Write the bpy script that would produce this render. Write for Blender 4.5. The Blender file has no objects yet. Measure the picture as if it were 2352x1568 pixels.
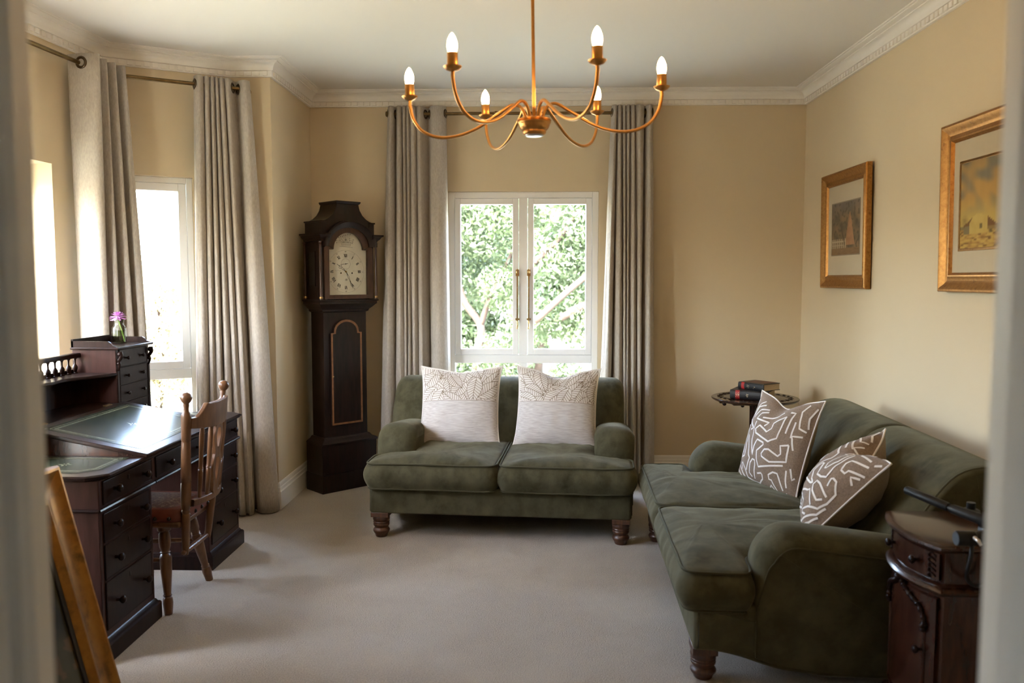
import bpy, bmesh, math, random
import numpy as np
from mathutils import Vector, Matrix, noise

random.seed(7)
RNG = np.random.default_rng(11)
SC = bpy.context.scene
COL = SC.collection
PI = math.pi
R_ = math.radians

# ------------------------------------------------------------------ camera
HC = 1.45
FPX = 1900.0
cam_data = bpy.data.cameras.new('camera')
cam_data.sensor_width = 36.0
cam_data.lens = FPX / 2352.0 * 36.0
cam = bpy.data.objects.new('camera', cam_data)
COL.objects.link(cam)
cam.location = (0, 0, HC)
cam.rotation_euler = (R_(90 - 4.3), 0, R_(1.6))
cam_data.dof.use_dof = True
cam_data.dof.focus_distance = 4.7
cam_data.dof.aperture_fstop = 2.8
cam_data.clip_start = 0.02
SC.camera = cam

# ------------------------------------------------------------------ world, sun, exposure
SC.view_settings.view_transform = 'Standard'
SC.view_settings.look = 'None'
SC.view_settings.gamma = 1.0
SC.view_settings.use_curve_mapping = False
SC.view_settings.exposure = 1.3
SC.cycles.use_denoising = True
SC.cycles.max_bounces = 12
SC.cycles.diffuse_bounces = 6
SC.cycles.glossy_bounces = 4
SC.cycles.transmission_bounces = 8
SC.cycles.transparent_max_bounces = 8
SC.cycles.sample_clamp_indirect = 8.0
SC.cycles.caustics_reflective = False
SC.cycles.caustics_refractive = False

world = bpy.data.worlds.new('daylight')
SC.world = world
world.use_nodes = True
wn = world.node_tree
wn.nodes.clear()
w_out = wn.nodes.new('ShaderNodeOutputWorld')
w_bg = wn.nodes.new('ShaderNodeBackground')
w_sky = wn.nodes.new('ShaderNodeTexSky')
w_sky.sky_type = 'NISHITA'
w_sky.sun_disc = False
w_sky.sun_elevation = R_(52)
w_sky.sun_rotation = R_(200)
w_sky.air_density = 1.0
w_sky.dust_density = 3.0
w_hsv = wn.nodes.new('ShaderNodeHueSaturation')
w_hsv.inputs['Saturation'].default_value = 0.8
wn.links.new(w_sky.outputs[0], w_hsv.inputs['Color'])
wn.links.new(w_hsv.outputs[0], w_bg.inputs['Color'])
w_bg.inputs['Strength'].default_value = 5.2
wn.links.new(w_bg.outputs[0], w_out.inputs['Surface'])

sun_data = bpy.data.lights.new('sun', 'SUN')
sun_data.energy = 15.0
sun_data.angle = R_(0.6)
sun_data.color = (1.0, 0.96, 0.9)
sun = bpy.data.objects.new('sun', sun_data)
COL.objects.link(sun)
SUN_DIR = Vector((0.25, -0.55, 0.95)).normalized()      # towards the sun: high, behind the house
sun.rotation_euler = SUN_DIR.to_track_quat('Z', 'Y').to_euler()
BULB_STRENGTH = 85.0


def portal(loc, direction, sx, sz):
    """A light portal in a window opening: only guides sky sampling, gives no light of its own."""
    d = bpy.data.lights.new('window_portal', 'AREA')
    d.shape = 'RECTANGLE'
    d.size, d.size_y = sx, sz
    d.cycles.is_portal = True
    o = bpy.data.objects.new('window_portal', d)
    COL.objects.link(o)
    o.location = loc
    o.rotation_euler = Vector(direction).to_track_quat('-Z', 'Z').to_euler()


# ------------------------------------------------------------------ mesh helper
class MB:
    def __init__(s):
        s.v, s.f, s.m = [], [], []

    def add(s, verts, faces, mat=0, M=None):
        b = len(s.v)
        if M is not None:
            verts = [M @ Vector(p) for p in verts]
        s.v += [tuple(p) for p in verts]
        s.f += [tuple(i + b for i in f) for f in faces]
        s.m += [mat] * len(faces)
        return s

    def box(s, x0, x1, y0, y1, z0, z1, M=None, mat=0):
        v = [(x, y, z) for z in (z0, z1) for y in (y0, y1) for x in (x0, x1)]
        f = [(0, 2, 3, 1), (4, 5, 7, 6), (0, 1, 5, 4), (2, 6, 7, 3), (0, 4, 6, 2), (1, 3, 7, 5)]
        return s.add(v, f, mat, M)

    def grid(s, P, nu, nv, closed_u=False, closed_v=False, flip=False, mat=0, M=None):
        """P: list of nu*nv points, index i*nv+j"""
        f = []
        for i in range(nu if closed_u else nu - 1):
            for j in range(nv if closed_v else nv - 1):
                a, b = i * nv + j, ((i + 1) % nu) * nv + j
                c, d = ((i + 1) % nu) * nv + (j + 1) % nv, i * nv + (j + 1) % nv
                f.append((a, d, c, b) if flip else (a, b, c, d))
        return s.add(P, f, mat, M)

    def lathe(s, prof, n=20, M=None, caps=True, mat=0):
        """prof: [(r, z)] bottom to top around Z"""
        P = []
        for r, z in prof:
            for k in range(n):
                a = 2 * PI * k / n
                P.append((r * math.cos(a), r * math.sin(a), z))
        f = []
        m = len(prof)
        for i in range(m - 1):
            for k in range(n):
                f.append((i * n + k, i * n + (k + 1) % n, (i + 1) * n + (k + 1) % n, (i + 1) * n + k))
        if caps:
            f.append(tuple(reversed(range(n))))
            f.append(tuple(range((m - 1) * n, m * n)))
        return s.add(P, f, mat, M)

    def tube(s, pts, r, n=8, closed=False, caps=True, mat=0, M=None):
        pts = [Vector(p) for p in pts]
        m = len(pts)
        rr = r if isinstance(r, (list, tuple)) else [r] * m
        P = []
        up = None
        for i in range(m):
            if closed:
                t = pts[(i + 1) % m] - pts[i - 1]
            else:
                t = pts[min(i + 1, m - 1)] - pts[max(i - 1, 0)]
            if t.length < 1e-9:
                t = Vector((0, 0, 1))
            t.normalize()
            if up is None:
                a = Vector((0, 0, 1)) if abs(t.z) < 0.9 else Vector((1, 0, 0))
                up = (a - t * a.dot(t)).normalized()
            else:
                up = up - t * up.dot(t)
                if up.length < 1e-6:
                    a = Vector((0, 0, 1)) if abs(t.z) < 0.9 else Vector((1, 0, 0))
                    up = a - t * a.dot(t)
                up.normalize()
            sd = t.cross(up)
            for k in range(n):
                a = 2 * PI * k / n
                P.append(pts[i] + (up * math.cos(a) + sd * math.sin(a)) * rr[i])
        f = []
        for i in range(m if closed else m - 1):
            for k in range(n):
                a, b = i * n + k, i * n + (k + 1) % n
                c, d = ((i + 1) % m) * n + (k + 1) % n, ((i + 1) % m) * n + k
                f.append((a, b, c, d))
        if caps and not closed:
            f.append(tuple(reversed(range(n))))
            f.append(tuple(range((m - 1) * n, m * n)))
        return s.add(P, f, mat, M)

    def prism(s, poly, d0, d1, axis='y', M=None, mat=0):
        """poly: 2D outline; axis y -> (x,z) outline extruded along y; x -> (y,z) along x; z -> (x,y) along z"""
        n = len(poly)

        def mk(p, d):
            return {'y': (p[0], d, p[1]), 'x': (d, p[0], p[1]), 'z': (p[0], p[1], d)}[axis]
        v = [mk(p, d0) for p in poly] + [mk(p, d1) for p in poly]
        area = sum(poly[i][0] * poly[(i + 1) % n][1] - poly[(i + 1) % n][0] * poly[i][1] for i in range(n))
        flip = (area > 0) == (axis != 'y')
        a, b = tuple(range(n)), tuple(range(n, 2 * n))
        f = [tuple(reversed(a)), b] if flip else [a, tuple(reversed(b))]
        for i in range(n):
            j = (i + 1) % n
            q = (i, j, n + j, n + i)
            f.append(q if flip else tuple(reversed(q)))
        return s.add(v, f, mat, M)

    def sphere(s, c, r, nu=14, nv=9, sc=(1, 1, 1), M=None, mat=0):
        prof = [(max(1e-4, r * math.sin(PI * i / nv)), -r * math.cos(PI * i / nv)) for i in range(nv + 1)]
        T = Matrix.Translation(c) @ Matrix.Diagonal((*sc, 1))
        return s.lathe(prof, nu, T if M is None else M @ T, mat=mat)

    def build(s, name, mats, parent=None, bevel=0.0, segs=2, smooth=35.0, label=None, subsurf=0, fix=False):
        me = bpy.data.meshes.new(name)
        me.from_pydata(s.v, [], s.f)
        ml = mats if isinstance(mats, (list, tuple)) else [mats]
        for m in ml:
            me.materials.append(m)
        if len(ml) > 1:
            me.polygons.foreach_set('material_index', s.m)
        if fix:
            bm = bmesh.new()
            bm.from_mesh(me)
            bmesh.ops.recalc_face_normals(bm, faces=bm.faces)
            bm.to_mesh(me)
            bm.free()
        if smooth:
            me.polygons.foreach_set('use_smooth', [True] * len(me.polygons))
            if smooth < 179:
                me.set_sharp_from_angle(angle=R_(smooth))
        me.update()
        o = bpy.data.objects.new(name, me)
        COL.objects.link(o)
        if parent is not None:
            o.parent = parent
        if bevel:
            b = o.modifiers.new('bevel', 'BEVEL')
            b.width = bevel
            b.segments = segs
            b.limit_method = 'ANGLE'
            b.angle_limit = R_(40)
            b.harden_normals = False
        if subsurf:
            b = o.modifiers.new('subsurf', 'SUBSURF')
            b.levels = b.render_levels = subsurf
        if label:
            o['label'] = label
        return o


def thing(name, label, cat, loc=(0, 0, 0), rz=0.0, group=None, rot=None):
    o = bpy.data.objects.new(name, None)
    COL.objects.link(o)
    o.location = loc
    o.rotation_euler = rot if rot is not None else (0, 0, rz)
    o['label'] = label
    o['category'] = cat
    if group:
        o['group'] = group
    return o


def tag(o, label, cat, group=None):
    o['label'] = label
    o['category'] = cat
    if group:
        o['group'] = group
    return o


def struct(o, label=None):
    o['kind'] = 'structure'
    if label:
        o['label'] = label
    return o


def dup_part(o, parent, M=None, kids=True):
    """copy of a part (sharing mesh data) under parent, with its own sub-parts"""
    c = o.copy()
    COL.objects.link(c)
    c.parent = parent
    if M is not None:
        c.matrix_basis = M
    if kids:
        for ch in list(o.children):
            d = ch.copy()
            COL.objects.link(d)
            d.parent = c
    return c


def T(x, y, z):
    return Matrix.Translation((x, y, z))


def RX(a):
    return Matrix.Rotation(a, 4, 'X')


def RY(a):
    return Matrix.Rotation(a, 4, 'Y')


def RZ(a):
    return Matrix.Rotation(a, 4, 'Z')


def frame(o, x, y, z):
    """matrix with the given axes as columns"""
    M = Matrix.Identity(4)
    for i, a in enumerate((x, y, z)):
        for k in range(3):
            M[k][i] = a[k]
    for k in range(3):
        M[k][3] = o[k]
    return M


def catmull(pts, per=8, closed=False):
    pts = [Vector(p) for p in pts]
    n = len(pts)
    out = []
    for i in range(n if closed else n - 1):
        p0 = pts[i - 1] if (closed or i > 0) else pts[0] * 2 - pts[1]
        p1, p2 = pts[i], pts[(i + 1) % n]
        p3 = pts[(i + 2) % n] if (closed or i + 2 < n) else pts[-1] * 2 - pts[-2]
        for k in range(per):
            t = k / per
            out.append(0.5 * ((2 * p1) + (p2 - p0) * t + (2 * p0 - 5 * p1 + 4 * p2 - p3) * t * t
                              + (3 * p1 - p0 - 3 * p2 + p3) * t * t * t))
    if not closed:
        out.append(pts[-1].copy())
    return out


def round_poly(pts, r, n=5):
    """2D polygon with rounded corners; r one radius or one per corner"""
    m = len(pts)
    rr = r if isinstance(r, (list, tuple)) else [r] * m
    out = []
    for i in range(m):
        p, a, b = Vector(pts[i]), Vector(pts[i - 1]), Vector(pts[(i + 1) % m])
        da, db = (a - p), (b - p)
        rad = min(rr[i], da.length * 0.49, db.length * 0.49)
        if rad < 1e-5:
            out.append(tuple(p))
            continue
        q0, q1 = p + da.normalized() * rad, p + db.normalized() * rad
        for k in range(n + 1):
            t = k / n
            out.append(tuple(q0 * (1 - t) ** 2 + p * 2 * t * (1 - t) + q1 * t * t))
    return out


def inset(poly, d):
    """offset a CCW outline inward by d (vertex normals)"""
    n = len(poly)
    out = []
    for i in range(n):
        a, p, b = Vector(poly[i - 1]), Vector(poly[i]), Vector(poly[(i + 1) % n])
        t1, t2 = (p - a), (b - p)
        if t1.length < 1e-9:
            t1 = t2
        if t2.length < 1e-9:
            t2 = t1
        n1 = Vector((-t1.y, t1.x)).normalized()
        n2 = Vector((-t2.y, t2.x)).normalized()
        nn = n1 + n2
        if nn.length < 1e-6:
            nn = n1
        nn.normalize()
        k = 1.0 / max(0.5, nn.dot(n1))
        out.append(tuple(p + nn * d * k))
    return out


def puff(mb, poly, hw, rx, ri, axis='x', c=0.0, n=6, M=None, wfun=None):
    """extrude a CCW outline along an axis with rounded edges: half width hw, rounding rx along the axis and ri inward"""
    rings = []
    for sgn in (-1, 1):
        ang = [PI / 2 * k / n for k in range(n + 1)]
        if sgn > 0:
            ang = ang[::-1]
        for a in ang:
            off = ri * (1 - math.sin(a))
            x = sgn * (hw - rx + rx * math.cos(a))
            q = inset(poly, off)
            if wfun:
                q = [tuple(Vector(p0).lerp(Vector(p1), wfun(p0))) for p0, p1 in zip(poly, q)]
            rings.append((q, c + x))
    m = len(poly)

    def mk(p, d):
        return {'x': (d, p[0], p[1]), 'y': (p[0], d, p[1]), 'z': (p[0], p[1], d)}[axis]
    P = [mk(p, d) for ring, d in rings for p in ring]
    f = []
    k = len(rings)
    for i in range(k - 1):
        for j in range(m):
            q = (i * m + j, i * m + (j + 1) % m, (i + 1) * m + (j + 1) % m, (i + 1) * m + j)
            f.append(q if axis == 'y' else q)
    f.append(tuple(range(m))[::-1])
    f.append(tuple(range((k - 1) * m, k * m)))
    mb.add(P, f, 0, M)


# ------------------------------------------------------------------ materials
MATS = {}


def nd(nt, typ, **kw):
    n = nt.nodes.new(typ)
    for k, v in kw.items():
        if k in n.inputs:
            n.inputs[k].default_value = v
        else:
            setattr(n, k, v)
    return n


def mat(name, col, rough=0.6, metal=0.0, col2=None, scale=20.0, stretch=(1, 1, 1), detail=4.0, bump=0.0, bscale=None,
        bdist=0.01, sheen=0.0, coat=0.0, spec=0.5, ramp=(0.35, 0.65), col3=None, scale3=3.0, ramp3=(0.45, 0.7), aniso=None,
        trans=0.0, sheen_tint=None, bstretch=None):
    m = bpy.data.materials.new(name)
    m.use_nodes = True
    nt = m.node_tree
    b = nt.nodes['Principled BSDF']
    b.inputs['Base Color'].default_value = (*col, 1)
    b.inputs['Roughness'].default_value = rough
    b.inputs['Metallic'].default_value = metal
    b.inputs['Specular IOR Level'].default_value = spec
    b.inputs['Sheen Weight'].default_value = sheen
    if sheen_tint:
        b.inputs['Sheen Tint'].default_value = (*sheen_tint, 1)
    b.inputs['Sheen Roughness'].default_value = 0.4
    b.inputs['Coat Weight'].default_value = coat
    b.inputs['Coat Roughness'].default_value = 0.12
    tc = nd(nt, 'ShaderNodeTexCoord')
    mp = nd(nt, 'ShaderNodeMapping')
    mp.inputs['Scale'].default_value = stretch
    nt.links.new(tc.outputs['Object'], mp.inputs['Vector'])
    last = None
    if col2 is not None:
        nz = nd(nt, 'ShaderNodeTexNoise', Scale=scale, Detail=detail, Roughness=0.6)
        nt.links.new(mp.outputs[0], nz.inputs['Vector'])
        rp = nd(nt, 'ShaderNodeValToRGB')
        rp.color_ramp.elements[0].position, rp.color_ramp.elements[1].position = ramp
        rp.color_ramp.elements[0].color = (*col, 1)
        rp.color_ramp.elements[1].color = (*col2, 1)
        nt.links.new(nz.outputs['Fac'], rp.inputs['Fac'])
        last = rp.outputs['Color']
        if col3 is not None:
            nz3 = nd(nt, 'ShaderNodeTexNoise', Scale=scale3, Detail=5.0, Roughness=0.6)
            nt.links.new(tc.outputs['Object'], nz3.inputs['Vector'])
            r3 = nd(nt, 'ShaderNodeMapRange')
            r3.inputs['From Min'].default_value, r3.inputs['From Max'].default_value = ramp3
            nt.links.new(nz3.outputs['Fac'], r3.inputs['Value'])
            mx = nd(nt, 'ShaderNodeMix', data_type='RGBA')
            nt.links.new(r3.outputs[0], mx.inputs['Factor'])
            nt.links.new(last, mx.inputs['A'])
            mx.inputs['B'].default_value = (*col3, 1)
            last = mx.outputs['Result']
        nt.links.new(last, b.inputs['Base Color'])
    if bump:
        nb = nd(nt, 'ShaderNodeTexNoise', Scale=bscale or scale, Detail=3.0, Roughness=0.6)
        if bstretch:
            mp2 = nd(nt, 'ShaderNodeMapping')
            mp2.inputs['Scale'].default_value = bstretch
            nt.links.new(tc.outputs['Object'], mp2.inputs['Vector'])
            nt.links.new(mp2.outputs[0], nb.inputs['Vector'])
        else:
            nt.links.new(mp.outputs[0], nb.inputs['Vector'])
        bp = nd(nt, 'ShaderNodeBump', Strength=bump, Distance=bdist)
        nt.links.new(nb.outputs['Fac'], bp.inputs['Height'])
        nt.links.new(bp.outputs[0], b.inputs['Normal'])
    if trans:
        b.inputs['Transmission Weight'].default_value = trans
    MATS[name] = m
    return m


M_wall = mat('wall_paint', (0.63, 0.52, 0.352), 0.75, col2=(0.645, 0.533, 0.364), scale=2.0, bump=0.05, bscale=220, bdist=0.002, spec=0.3)
M_ceil = mat('ceiling_paint', (0.80, 0.775, 0.725), 0.85, bump=0.03, bscale=90, bdist=0.002, spec=0.2)
M_trim = mat('trim_paint', (0.83, 0.80, 0.745), 0.5, col2=(0.81, 0.78, 0.725), scale=6, spec=0.4)
M_white = mat('window_paint', (0.84, 0.84, 0.835), 0.4, spec=0.45)
M_jamb = mat('door_frame_paint', (0.72, 0.71, 0.67), 0.45)
M_hall = mat('hall_paint', (0.66, 0.66, 0.64), 0.8)
M_hallfloor = mat('hall_boards', (0.30, 0.22, 0.15), 0.5, col2=(0.24, 0.17, 0.11), scale=6, stretch=(1, 8, 1))
M_carpet = mat('carpet', (0.57, 0.495, 0.40), 0.95, col2=(0.365, 0.31, 0.245), scale=170, detail=4, bump=1.0, bscale=190, bdist=0.012,
               col3=(0.59, 0.52, 0.425), scale3=1.6, ramp3=(0.42, 0.8), spec=0.1, sheen=0.3)
M_velvet = mat('green_velvet', (0.040, 0.0355, 0.0175), 0.85, col2=(0.074, 0.066, 0.035), scale=8, stretch=(1.6, 0.8, 1), detail=7, bump=0.25, bscale=260,
               bdist=0.003, sheen=0.22, sheen_tint=(0.70, 0.64, 0.44), spec=0.12, col3=(0.098, 0.089, 0.052), scale3=11.0, ramp3=(0.46, 0.82))
M_piping = mat('velvet_piping', (0.056, 0.050, 0.027), 0.85, sheen=0.2, sheen_tint=(0.5, 0.55, 0.38), spec=0.15, bump=0.2, bscale=300)
M_curtain = mat('linen_curtain', (0.47, 0.42, 0.358), 0.9, col2=(0.375, 0.333, 0.282), scale=130, stretch=(1, 1, 0.35), detail=3, bump=0.3,
                bscale=300, bdist=0.002, spec=0.1, sheen=0.15, ramp=(0.3, 0.7))
M_dark = mat('dark_mahogany', (0.0085, 0.0036, 0.0028), 0.32, col2=(0.018, 0.0075, 0.0052), scale=9, stretch=(6, 6, 1), detail=5, bump=0.08,
             bscale=60, bdist=0.002, coat=0.05, spec=0.14)
M_clock = mat('clock_mahogany', (0.008, 0.0042, 0.0032), 0.38, col2=(0.018, 0.008, 0.0055), scale=9, stretch=(6, 6, 0.8), detail=5, coat=0.08, spec=0.28)
M_clockred = mat('clock_veneer', (0.032, 0.011, 0.006), 0.35, col2=(0.06, 0.021, 0.010), scale=10, stretch=(5, 5, 1), coat=0.2)
M_inlay = mat('satinwood_inlay', (0.22, 0.095, 0.035), 0.4, col2=(0.15, 0.062, 0.022), scale=30)
M_red = mat('red_mahogany', (0.022, 0.0075, 0.0045), 0.25, col2=(0.042, 0.014, 0.0072), scale=8, stretch=(5, 5, 1), coat=0.2, spec=0.35)
M_desk_side = mat('desk_mahogany', (0.024, 0.0092, 0.0068), 0.32, col2=(0.042, 0.0165, 0.012), scale=7, stretch=(6, 6, 0.8), detail=6, coat=0.05, spec=0.2)
M_oak = mat('golden_oak', (0.15, 0.070, 0.030), 0.36, col2=(0.095, 0.042, 0.018), scale=10, stretch=(5, 5, 1), coat=0.12, spec=0.35)
M_leg = mat('turned_leg_wood', (0.085, 0.033, 0.015), 0.4, col2=(0.038, 0.015, 0.0075), scale=14, stretch=(7, 7, 1), detail=5, coat=0.1)
M_leather = mat('green_leather', (0.020, 0.027, 0.018), 0.22, col2=(0.030, 0.037, 0.026), scale=10, bump=0.05, bscale=260, bdist=0.002, spec=0.22)
M_tool = mat('gilt_tooling', (0.33, 0.33, 0.22), 0.4, metal=0.3, col2=(0.15, 0.16, 0.10), scale=60)
M_redleather = mat('red_leather', (0.19, 0.045, 0.022), 0.45, col2=(0.12, 0.028, 0.015), scale=12, bump=0.2, bscale=120)
M_tapestry = mat('worn_seat_panel', (0.10, 0.045, 0.030), 0.7, col2=(0.24, 0.16, 0.10), scale=75, ramp=(0.5, 0.62), bump=0.4, bscale=75)
M_stud = mat('dark_stud', (0.03, 0.025, 0.022), 0.35, metal=0.7)
M_brass = mat('antique_brass', (0.50, 0.345, 0.15), 0.3, metal=1.0, col2=(0.40, 0.27, 0.11), scale=30)
M_bronze = mat('bronze_rod', (0.21, 0.145, 0.065), 0.33, metal=1.0, col2=(0.16, 0.105, 0.045), scale=25)
M_eyelet = mat('bronze_eyelet', (0.10, 0.072, 0.045), 0.35, metal=1.0)
M_gilt = mat('aged_gilt', (0.40, 0.20, 0.055), 0.38, metal=0.8, col2=(0.28, 0.125, 0.03), scale=60, stretch=(1, 1, 1), detail=8,
             ramp=(0.38, 0.7), col3=(0.10, 0.045, 0.015), scale3=45, ramp3=(0.60, 0.78), bump=0.12, bscale=60)
M_gold_lamp = mat('brushed_gold', (0.60, 0.315, 0.10), 0.32, metal=1.0, col2=(0.53, 0.27, 0.085), scale=25)
M_bulbcap = mat('lamp_glass_cap', (0.85, 0.83, 0.8), 0.2)
M_mount = mat('picture_mount', (0.66, 0.56, 0.41), 0.85, col2=(0.62, 0.52, 0.37), scale=3)
M_dial = mat('silvered_dial', (0.64, 0.565, 0.43), 0.5, col2=(0.70, 0.62, 0.48), scale=5)
M_ink = mat('black_ink', (0.012, 0.010, 0.009), 0.5)
M_faint = mat('faint_engraving', (0.15, 0.125, 0.09), 0.5)
M_black = mat('black_plastic', (0.007, 0.007, 0.0075), 0.42, bump=0.06, bscale=200, spec=0.25)
M_steel = mat('steel', (0.55, 0.55, 0.55), 0.3, metal=1.0)
M_paper = mat('page_edges', (0.60, 0.47, 0.31), 0.85, col2=(0.47, 0.36, 0.23), scale=60, stretch=(1, 1, 14))
M_bookblack = mat('black_book_leather', (0.014, 0.014, 0.016), 0.4, bump=0.2, bscale=120)
M_bookred = mat('red_spine_label', (0.40, 0.02, 0.018), 0.45)
M_bookbrown = mat('brown_book_board', (0.145, 0.042, 0.019), 0.5, col2=(0.10, 0.028, 0.013), scale=30)
M_offwhite = mat('cushion_cotton', (0.67, 0.62, 0.565), 0.9, sheen=0.15, bump=0.15, bscale=320, bdist=0.002, spec=0.1)
M_taupe_line = mat('taupe_thread', (0.21, 0.15, 0.095), 0.85)
M_brownlin = mat('brown_linen', (0.265, 0.195, 0.145), 0.9, col2=(0.195, 0.14, 0.10), scale=160, detail=2, bump=0.25, bscale=300, bdist=0.002, sheen=0.15, spec=0.1)
M_brownback = mat('oatmeal_linen', (0.30, 0.225, 0.155), 0.9, col2=(0.24, 0.18, 0.12), scale=160, bump=0.2, bscale=300, bdist=0.002, sheen=0.1)
M_whiteline = mat('white_embroidery', (0.74, 0.70, 0.66), 0.9, bump=0.2, bscale=400)
M_petal = mat('pink_petal', (0.50, 0.17, 0.46), 0.6, col2=(0.62, 0.31, 0.60), scale=40)
M_stem = mat('green_stem', (0.16, 0.22, 0.05), 0.5)
M_bark = mat('bark', (0.042, 0.025, 0.018), 0.9, col2=(0.03, 0.018, 0.012), scale=12, bump=0.4, bscale=30)
M_lawn = mat('lawn', (0.28, 0.265, 0.20), 0.95, col2=(0.22, 0.22, 0.15), scale=8)
M_boards_out = mat('roof_render', (0.5, 0.48, 0.45), 0.9)


def leaf_mat(name, c, c2):
    m = mat(name, c, 0.45, col2=c2, scale=3.0, detail=3, spec=0.4)
    nt = m.node_tree
    b = nt.nodes['Principled BSDF']
    out = nt.nodes['Material Output']
    tl = nd(nt, 'ShaderNodeBsdfTranslucent')
    tl.inputs['Color'].default_value = (c[0] * 1.6, c[1] * 1.6, c[2] * 1.1, 1)
    mx = nd(nt, 'ShaderNodeMixShader')
    mx.inputs[0].default_value = 0.35
    nt.links.new(b.outputs[0], mx.inputs[1])
    nt.links.new(tl.outputs[0], mx.inputs[2])
    nt.links.new(mx.outputs[0], out.inputs['Surface'])
    return m


M_leaf = leaf_mat('tree_leaf', (0.040, 0.060, 0.030), (0.10, 0.13, 0.07))
M_leaf2 = leaf_mat('pale_leaf', (0.20, 0.18, 0.11), (0.32, 0.29, 0.20))


def glass_mat(name, tint=(1, 1, 1), thin=True, rough=0.0):
    m = bpy.data.materials.new(name)
    m.use_nodes = True
    nt = m.node_tree
    nt.nodes.clear()
    out = nd(nt, 'ShaderNodeOutputMaterial')
    if thin:
        tr = nd(nt, 'ShaderNodeBsdfTransparent')
        tr.inputs['Color'].default_value = (*tint, 1)
        gl = nd(nt, 'ShaderNodeBsdfGlossy')
        gl.inputs['Roughness'].default_value = rough
        fr = nd(nt, 'ShaderNodeFresnel', IOR=1.45)
        mx = nd(nt, 'ShaderNodeMixShader')
        ge = nd(nt, 'ShaderNodeNewGeometry')
        inv = nd(nt, 'ShaderNodeMath', operation='SUBTRACT')
        inv.inputs[0].default_value = 1.0
        nt.links.new(ge.outputs['Backfacing'], inv.inputs[1])
        mu = nd(nt, 'ShaderNodeMath', operation='MULTIPLY')
        nt.links.new(fr.outputs[0], mu.inputs[0])
        nt.links.new(inv.outputs[0], mu.inputs[1])
        nt.links.new(mu.outputs[0], mx.inputs[0])
        nt.links.new(tr.outputs[0], mx.inputs[1])
        nt.links.new(gl.outputs[0], mx.inputs[2])
        nt.links.new(mx.outputs[0], out.inputs['Surface'])
    else:
        g = nd(nt, 'ShaderNodeBsdfGlass', IOR=1.4)
        g.inputs['Color'].default_value = (*tint, 1)
        nt.links.new(g.outputs[0], out.inputs['Surface'])
    return m


M_pane = glass_mat('window_glass', (0.97, 0.98, 0.98))
M_jar = glass_mat('jar_glass', (0.93, 0.97, 0.92))
M_water = glass_mat('jar_water', (0.66, 0.74, 0.58))
M_glaze = glass_mat('picture_glass', (0.98, 0.98, 0.97), rough=0.03)


def emit_mat(name, c, s):
    m = bpy.data.materials.new(name)
    m.use_nodes = True
    nt = m.node_tree
    nt.nodes.clear()
    out = nd(nt, 'ShaderNodeOutputMaterial')
    e = nd(nt, 'ShaderNodeEmission', Strength=s)
    e.inputs['Color'].default_value = (*c, 1)
    nt.links.new(e.outputs[0], out.inputs['Surface'])
    return m


M_bulb = emit_mat('lit_bulb', (1.0, 0.54, 0.20), BULB_STRENGTH)


def weave_mat():
    """lower half of the leaf cushions: horizontal slubbed basket weave"""
    m = mat('slub_weave', (0.60, 0.54, 0.50), 0.9, sheen=0.1, spec=0.1)
    nt = m.node_tree
    b = nt.nodes['Principled BSDF']
    tc = nd(nt, 'ShaderNodeTexCoord')
    mp = nd(nt, 'ShaderNodeMapping')
    mp.inputs['Scale'].default_value = (0.25, 1, 3.2)
    nz = nd(nt, 'ShaderNodeTexNoise', Scale=70.0, Detail=4.0)
    nt.links.new(tc.outputs['Object'], mp.inputs['Vector'])
    nt.links.new(mp.outputs[0], nz.inputs['Vector'])
    ck = nd(nt, 'ShaderNodeTexChecker', Scale=330.0)
    nt.links.new(tc.outputs['Object'], ck.inputs['Vector'])
    rp = nd(nt, 'ShaderNodeValToRGB')
    rp.color_ramp.elements[0].position, rp.color_ramp.elements[1].position = 0.35, 0.68
    rp.color_ramp.elements[0].color = (0.68, 0.635, 0.59, 1)
    rp.color_ramp.elements[1].color = (0.50, 0.445, 0.41, 1)
    nt.links.new(nz.outputs['Fac'], rp.inputs['Fac'])
    mx = nd(nt, 'ShaderNodeMix', data_type='RGBA')
    mx.blend_type = 'MULTIPLY'
    mx.inputs['Factor'].default_value = 0.22
    nt.links.new(rp.outputs['Color'], mx.inputs['A'])
    nt.links.new(ck.outputs['Color'], mx.inputs['B'])
    nt.links.new(mx.outputs['Result'], b.inputs['Base Color'])
    return m


M_weave = weave_mat()


def attr_mat(name, rough=0.8):
    m = bpy.data.materials.new(name)
    m.use_nodes = True
    nt = m.node_tree
    b = nt.nodes['Principled BSDF']
    b.inputs['Roughness'].default_value = rough
    b.inputs['Specular IOR Level'].default_value = 0.2
    a = nd(nt, 'ShaderNodeVertexColor')
    a.layer_name = 'paint'
    nt.links.new(a.outputs['Color'], b.inputs['Base Color'])
    return m


M_paint = attr_mat('watercolour')
M_oilpaint = attr_mat('oil_paint', 0.45)

# ------------------------------------------------------------------ the room shell
ZC = 2.78          # ceiling
XL, XR, YB, YF = -1.62, 1.912, 6.0, 0.80
PS, PR, PA, PC = (-1.62, 5.11), (-1.86, 5.11), (-2.49, 4.76), (-2.62, 3.02)     # bay corners
PN, PM = (-1.95, 2.60), (-1.62, 2.60)


def wall_frame(P0, P1, outward):
    """u along the wall, w outward, z up"""
    a, b = Vector((*P0, 0)), Vector((*P1, 0))
    u = (b - a).normalized()
    w = Vector((0, 0, 1)).cross(u)
    if w.dot(Vector((*outward, 0))) < 0:
        w = -w
    return frame(a, u, w, Vector((0, 0, 1))), (b - a).length


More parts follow.
